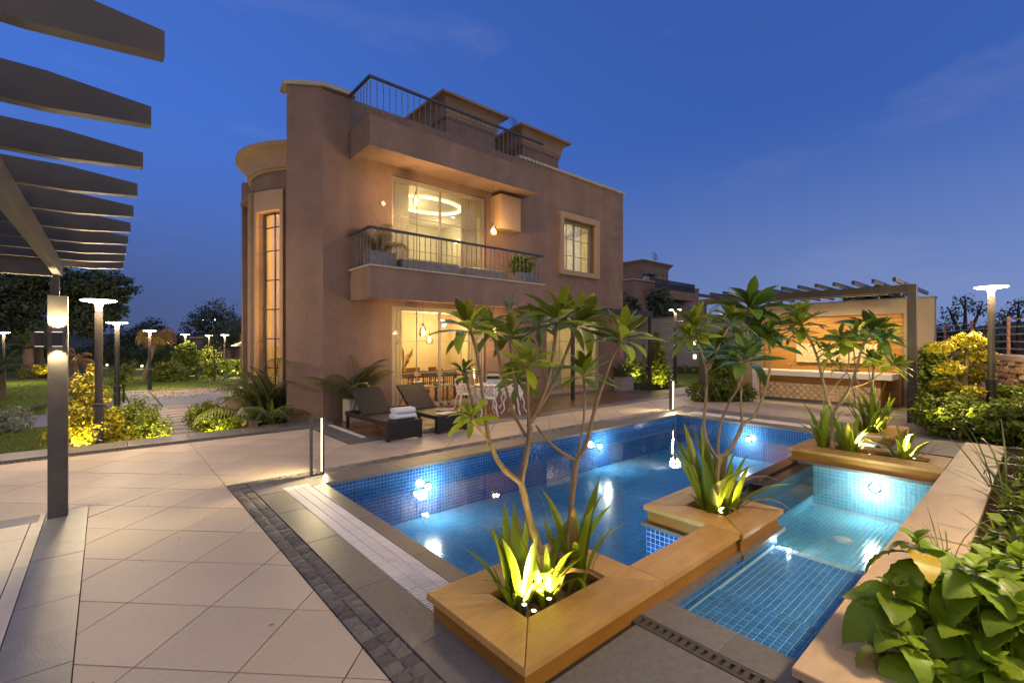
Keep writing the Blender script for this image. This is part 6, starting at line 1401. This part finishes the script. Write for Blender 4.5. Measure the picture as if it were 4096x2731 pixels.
for px, d, e, l in ((568,40,60,'small white spike light glowing on the lawn behind the leaning palm'),(710,40,60,'small white spike light glowing on the far lawn under a young tree'),(818,33.5,70,'spike light glowing in the shrubs below the outbuilding'),(428,42,25,'small amber spike light at the dark hedge'),(886,32,70,'spike light glowing in the shrubs by the far lamp'),(948,30.3,50,'spike light glowing in the shrubs beside the bay')):
    x, y = {568:(2.41,51.05),710:(4.70,49.04),818:(5.40,39.79),428:(0.15,55.68),886:(6.04,37.24),948:(6.48,34.59)}[px]
    t = thing('spike_light', l, 'garden light', (x,y,-.3), 'small spike lights in the planting'); MB().sphere((x,y,-.2),.07,8,6).build('lens','spike_glow',t); MB().tube([(x,y,-.45),(x,y,-.25)],.03,6).build('body','lamp_black',t)
    lamp('spike_beam','POINT',(x-.3,y-.3,-.1),e,(1,.8,.45),t,.08)
# far hedge, outbuilding and trees along the horizon
hg = thing('long_hedge', 'long dark hedge closing the far side of the lawn', 'hedge', (*(1.50,59.81),-.45))
a, b = Vector((-10.07,72.60)), Vector((6.62,58.00)); MB().frame((a.x,a.y,-.45),(*(b-a).normalized(),0),(-(b-a).normalized().y,(b-a).normalized().x,0)).box(0,(b-a).length,-.4,.4,0,1.6).build('core','dark_leaf',hg); cloud('leaves', [(*(a+(b-a)*(i/40)),.5,.7,.7,1.0) for i in range(41)], 9000, .16, 'dark_leaf', hg)
ob = thing('outbuilding', 'low beige outbuilding beyond the far lamps', 'building', (*(9.06,61.17),-.45)); A, B_ = Vector((7.42,62.61)), Vector((10.53,57.23)); dX = (B_-A).normalized()
MB().frame((A.x,A.y,-.45),(dX.x,dX.y,0),(-dX.y,dX.x,0)).box(0,(B_-A).length,0,4,0,2.75).build('wall','stucco_pale',ob); MB().frame((A.x,A.y,-.45),(dX.x,dX.y,0),(-dX.y,dX.x,0)).box(-.2,(B_-A).length+.2,-.2,4.2,2.752,2.9).build('roof','coping_stone',ob); MB().frame((A.x,A.y,-.45),(dX.x,dX.y,0),(-dX.y,dX.x,0)).box(.3,1.2,-.02,-.001,0,2.2).build('door','slate',ob)
hut = thing('garden_shelter', 'small garden shelter with a reddish roof beside the villa bay', 'shelter', (*(7.55,37.25),-.45)); x, y = (7.55,37.25); MB().lathe([(1.0,2.0),(.1,2.45)],(x,y,-.45),8).build('roof','path_red',hut); MB().lathe([(.04,0),(.04,2.0)],(x,y,-.45),6).build('post','bark_dark',hut)
for i, (px, py, d, rr, n, l, nm) in enumerate(((560,1345,60,2.0,2600,'dark round tree on the horizon behind the second lamp','far_tree'),(610,1310,62,1.6,2200,'dark tall tree on the horizon behind the third lamp','far_tree'),(650,1345,64,1.6,1800,'dark tree on the horizon above the lit palm','far_tree'),(715,1365,60,1.4,1600,'dark tree on the horizon before the lone lamp','far_tree'),(480,1370,58,2.2,2600,'dark broad tree on the horizon between the first two lamps','far_tree'),(865,1245,56,1.9,1500,'tall airy dark tree above the outbuilding','far_tree'),(845,1290,56,2.0,2400,'dense dark tree in front of the outbuilding roof','far_tree'),(930,1330,48,1.8,3000,'dark dense tree close to the villa bay','far_tree'),(785,1290,54,1.3,260,'nearly bare tree on the horizon beside the outbuilding','bare_tree'))):
    P = {0:(3.42,76.74,2.61),1:(4.78,78.20,3.80),2:(5.97,79.82,2.66),3:(7.18,73.45,1.96),4:(1.43,75.82,1.80),5:(10.09,65.58,5.56),6:(9.64,65.98,4.21),7:(9.91,55.11,2.83),8:(7.99,64.77,4.12)}[i]
    woody(nm, l, (P[0],P[1],-.45), P[2]+.6, [(P[0],P[1],P[2],rr,rr,rr*.8),(P[0]+rr*.7,P[1]-rr*.5,P[2]-rr*.5,rr*.8,rr*.8,rr*.6),(P[0]-rr*.7,P[1]+rr*.5,P[2]-rr*.4,rr*.8,rr*.8,rr*.6)], n, .15 if n > 400 else .1, 'dark_leaf', .18)
palm('dark feather palm silhouette beside the villa bay', (*(9.76,49.92),-.45), 20, 1.9, h=3.1, r=.2, set_=FDK, emin=-.3)
sl_ = thing('street_light', 'distant twin headed street light shining cold white', 'street light', (*(9.82,68.48),-.45), None); x, y, z = (9.82,68.48,4.54); MB().lathe([(.07,0),(.05,z+.45)],(x,y,-.45),6).build('pole','alu',sl_)
for s_ in (-1,1): MB().tube([(x,y,z),(x+s_*.55,y-s_*.48,z+.12)],.03,5).build('arm','alu',sl_); MB().sphere((x+s_*.58,y-s_*.5,z+.10),(.13,.13,.06),8,5).build('light_head','cold_glow',sl_)
# gnarled trees behind the boundary wall
for i, (px, py, d, hh, l) in enumerate(((3860,1240,24,4.2,'lopped gnarled tree above the golden tree behind the wall'),(4075,1260,22,4.0,'lopped gnarled tree at the edge beyond the pole lamp'),(3725,1330,26,3.2,'dark thicket tree just beyond the bar wall'),(3800,1330,27,3.4,'dark broken crowned tree behind the golden tree'),(3930,1350,25,2.8,'dark bushy tree behind the lamp and the barbed wire'),(4040,1380,24,2.6,'dark low tree behind the rusty fence post'))):
    P = {0:(33.39,2.67,3.48),1:(32.52,0.78,3.10),2:(34.75,4.14,2.36),3:(36.91,3.58,2.38),4:(35.49,2.17,2.07),5:(35.13,1.15,1.67)}[i]
    q = [(P[0],P[1],P[2]+.3,.55,.55,.5),(P[0]+.6,P[1]-.5,P[2],.45,.45,.4),(P[0]-.5,P[1]+.5,P[2]-.2,.5,.5,.45)] if i < 2 else [(P[0],P[1],P[2],1.1,1.1,.8),(P[0]+1.0,P[1]-.9,P[2]-.5,1.0,1.0,.8),(P[0]-.9,P[1]+.9,P[2]-.4,1.0,1.0,.8),(P[0],P[1],P[2]-1.1,1.2,1.2,.8)]
    woody('gnarled_tree', l, (P[0],P[1],-.02), P[2], q, 420 if i < 2 else 2600, .08, 'dark_leaf', .22 if i < 2 else .15)
bush('neighbour_tree', 'dark leafy tree against the balcony of the neighbouring house', 'tree', (*(26.94,16.29),0), [(*(26.94,16.29,4.86),.7),(*(26.82,16.40,4.30),.8),(*(27.12,16.13,3.90),.9)], 1500, .12, 'dark_leaf')
bush('neighbour_tree', 'dark leafy tree at the foot of the neighbouring house beside the villa', 'tree', (*(25.42,17.62),0), [(*(25.42,17.62,4.22),.7),(*(25.48,17.57,3.57),.9)], 1200, .12, 'dark_leaf')
# hills
hl = structure('hills', 'low hills on the horizon')
for bx, by, ex, ey, h0 in ((*(-176.00,592.54),*(117.53,335.67),9),(*(313.04,124.71),*(628.39,-151.27),17)):
    m = MB(); n = 60; r_ = random.Random(int(h0))
    hs = [h0*(.55+.45*math.sin(i/n*math.pi)*.8+.25*math.sin(i*.35+h0)+.05*r_.random()) for i in range(n+1)]
    d = Vector((ex-bx,ey-by,0)); nn = Vector((-d.y,d.x,0)).normalized()
    for i in range(n+1):
        p = Vector((bx,by,0))+d*(i/n)
        for k, (o_, q) in enumerate(((-60,-3),(-20,hs[i]*.6),(15,hs[i]),(80,hs[i]*.3),(120,-3))): m.v.append((p.x+nn.x*o_,p.y+nn.y*o_,q if q < 0 else q*.8))
    m.f = [(i*5+k,i*5+5+k,i*5+6+k,i*5+1+k) for i in range(n) for k in range(4)]; m.build('hill','hill',hl,True)
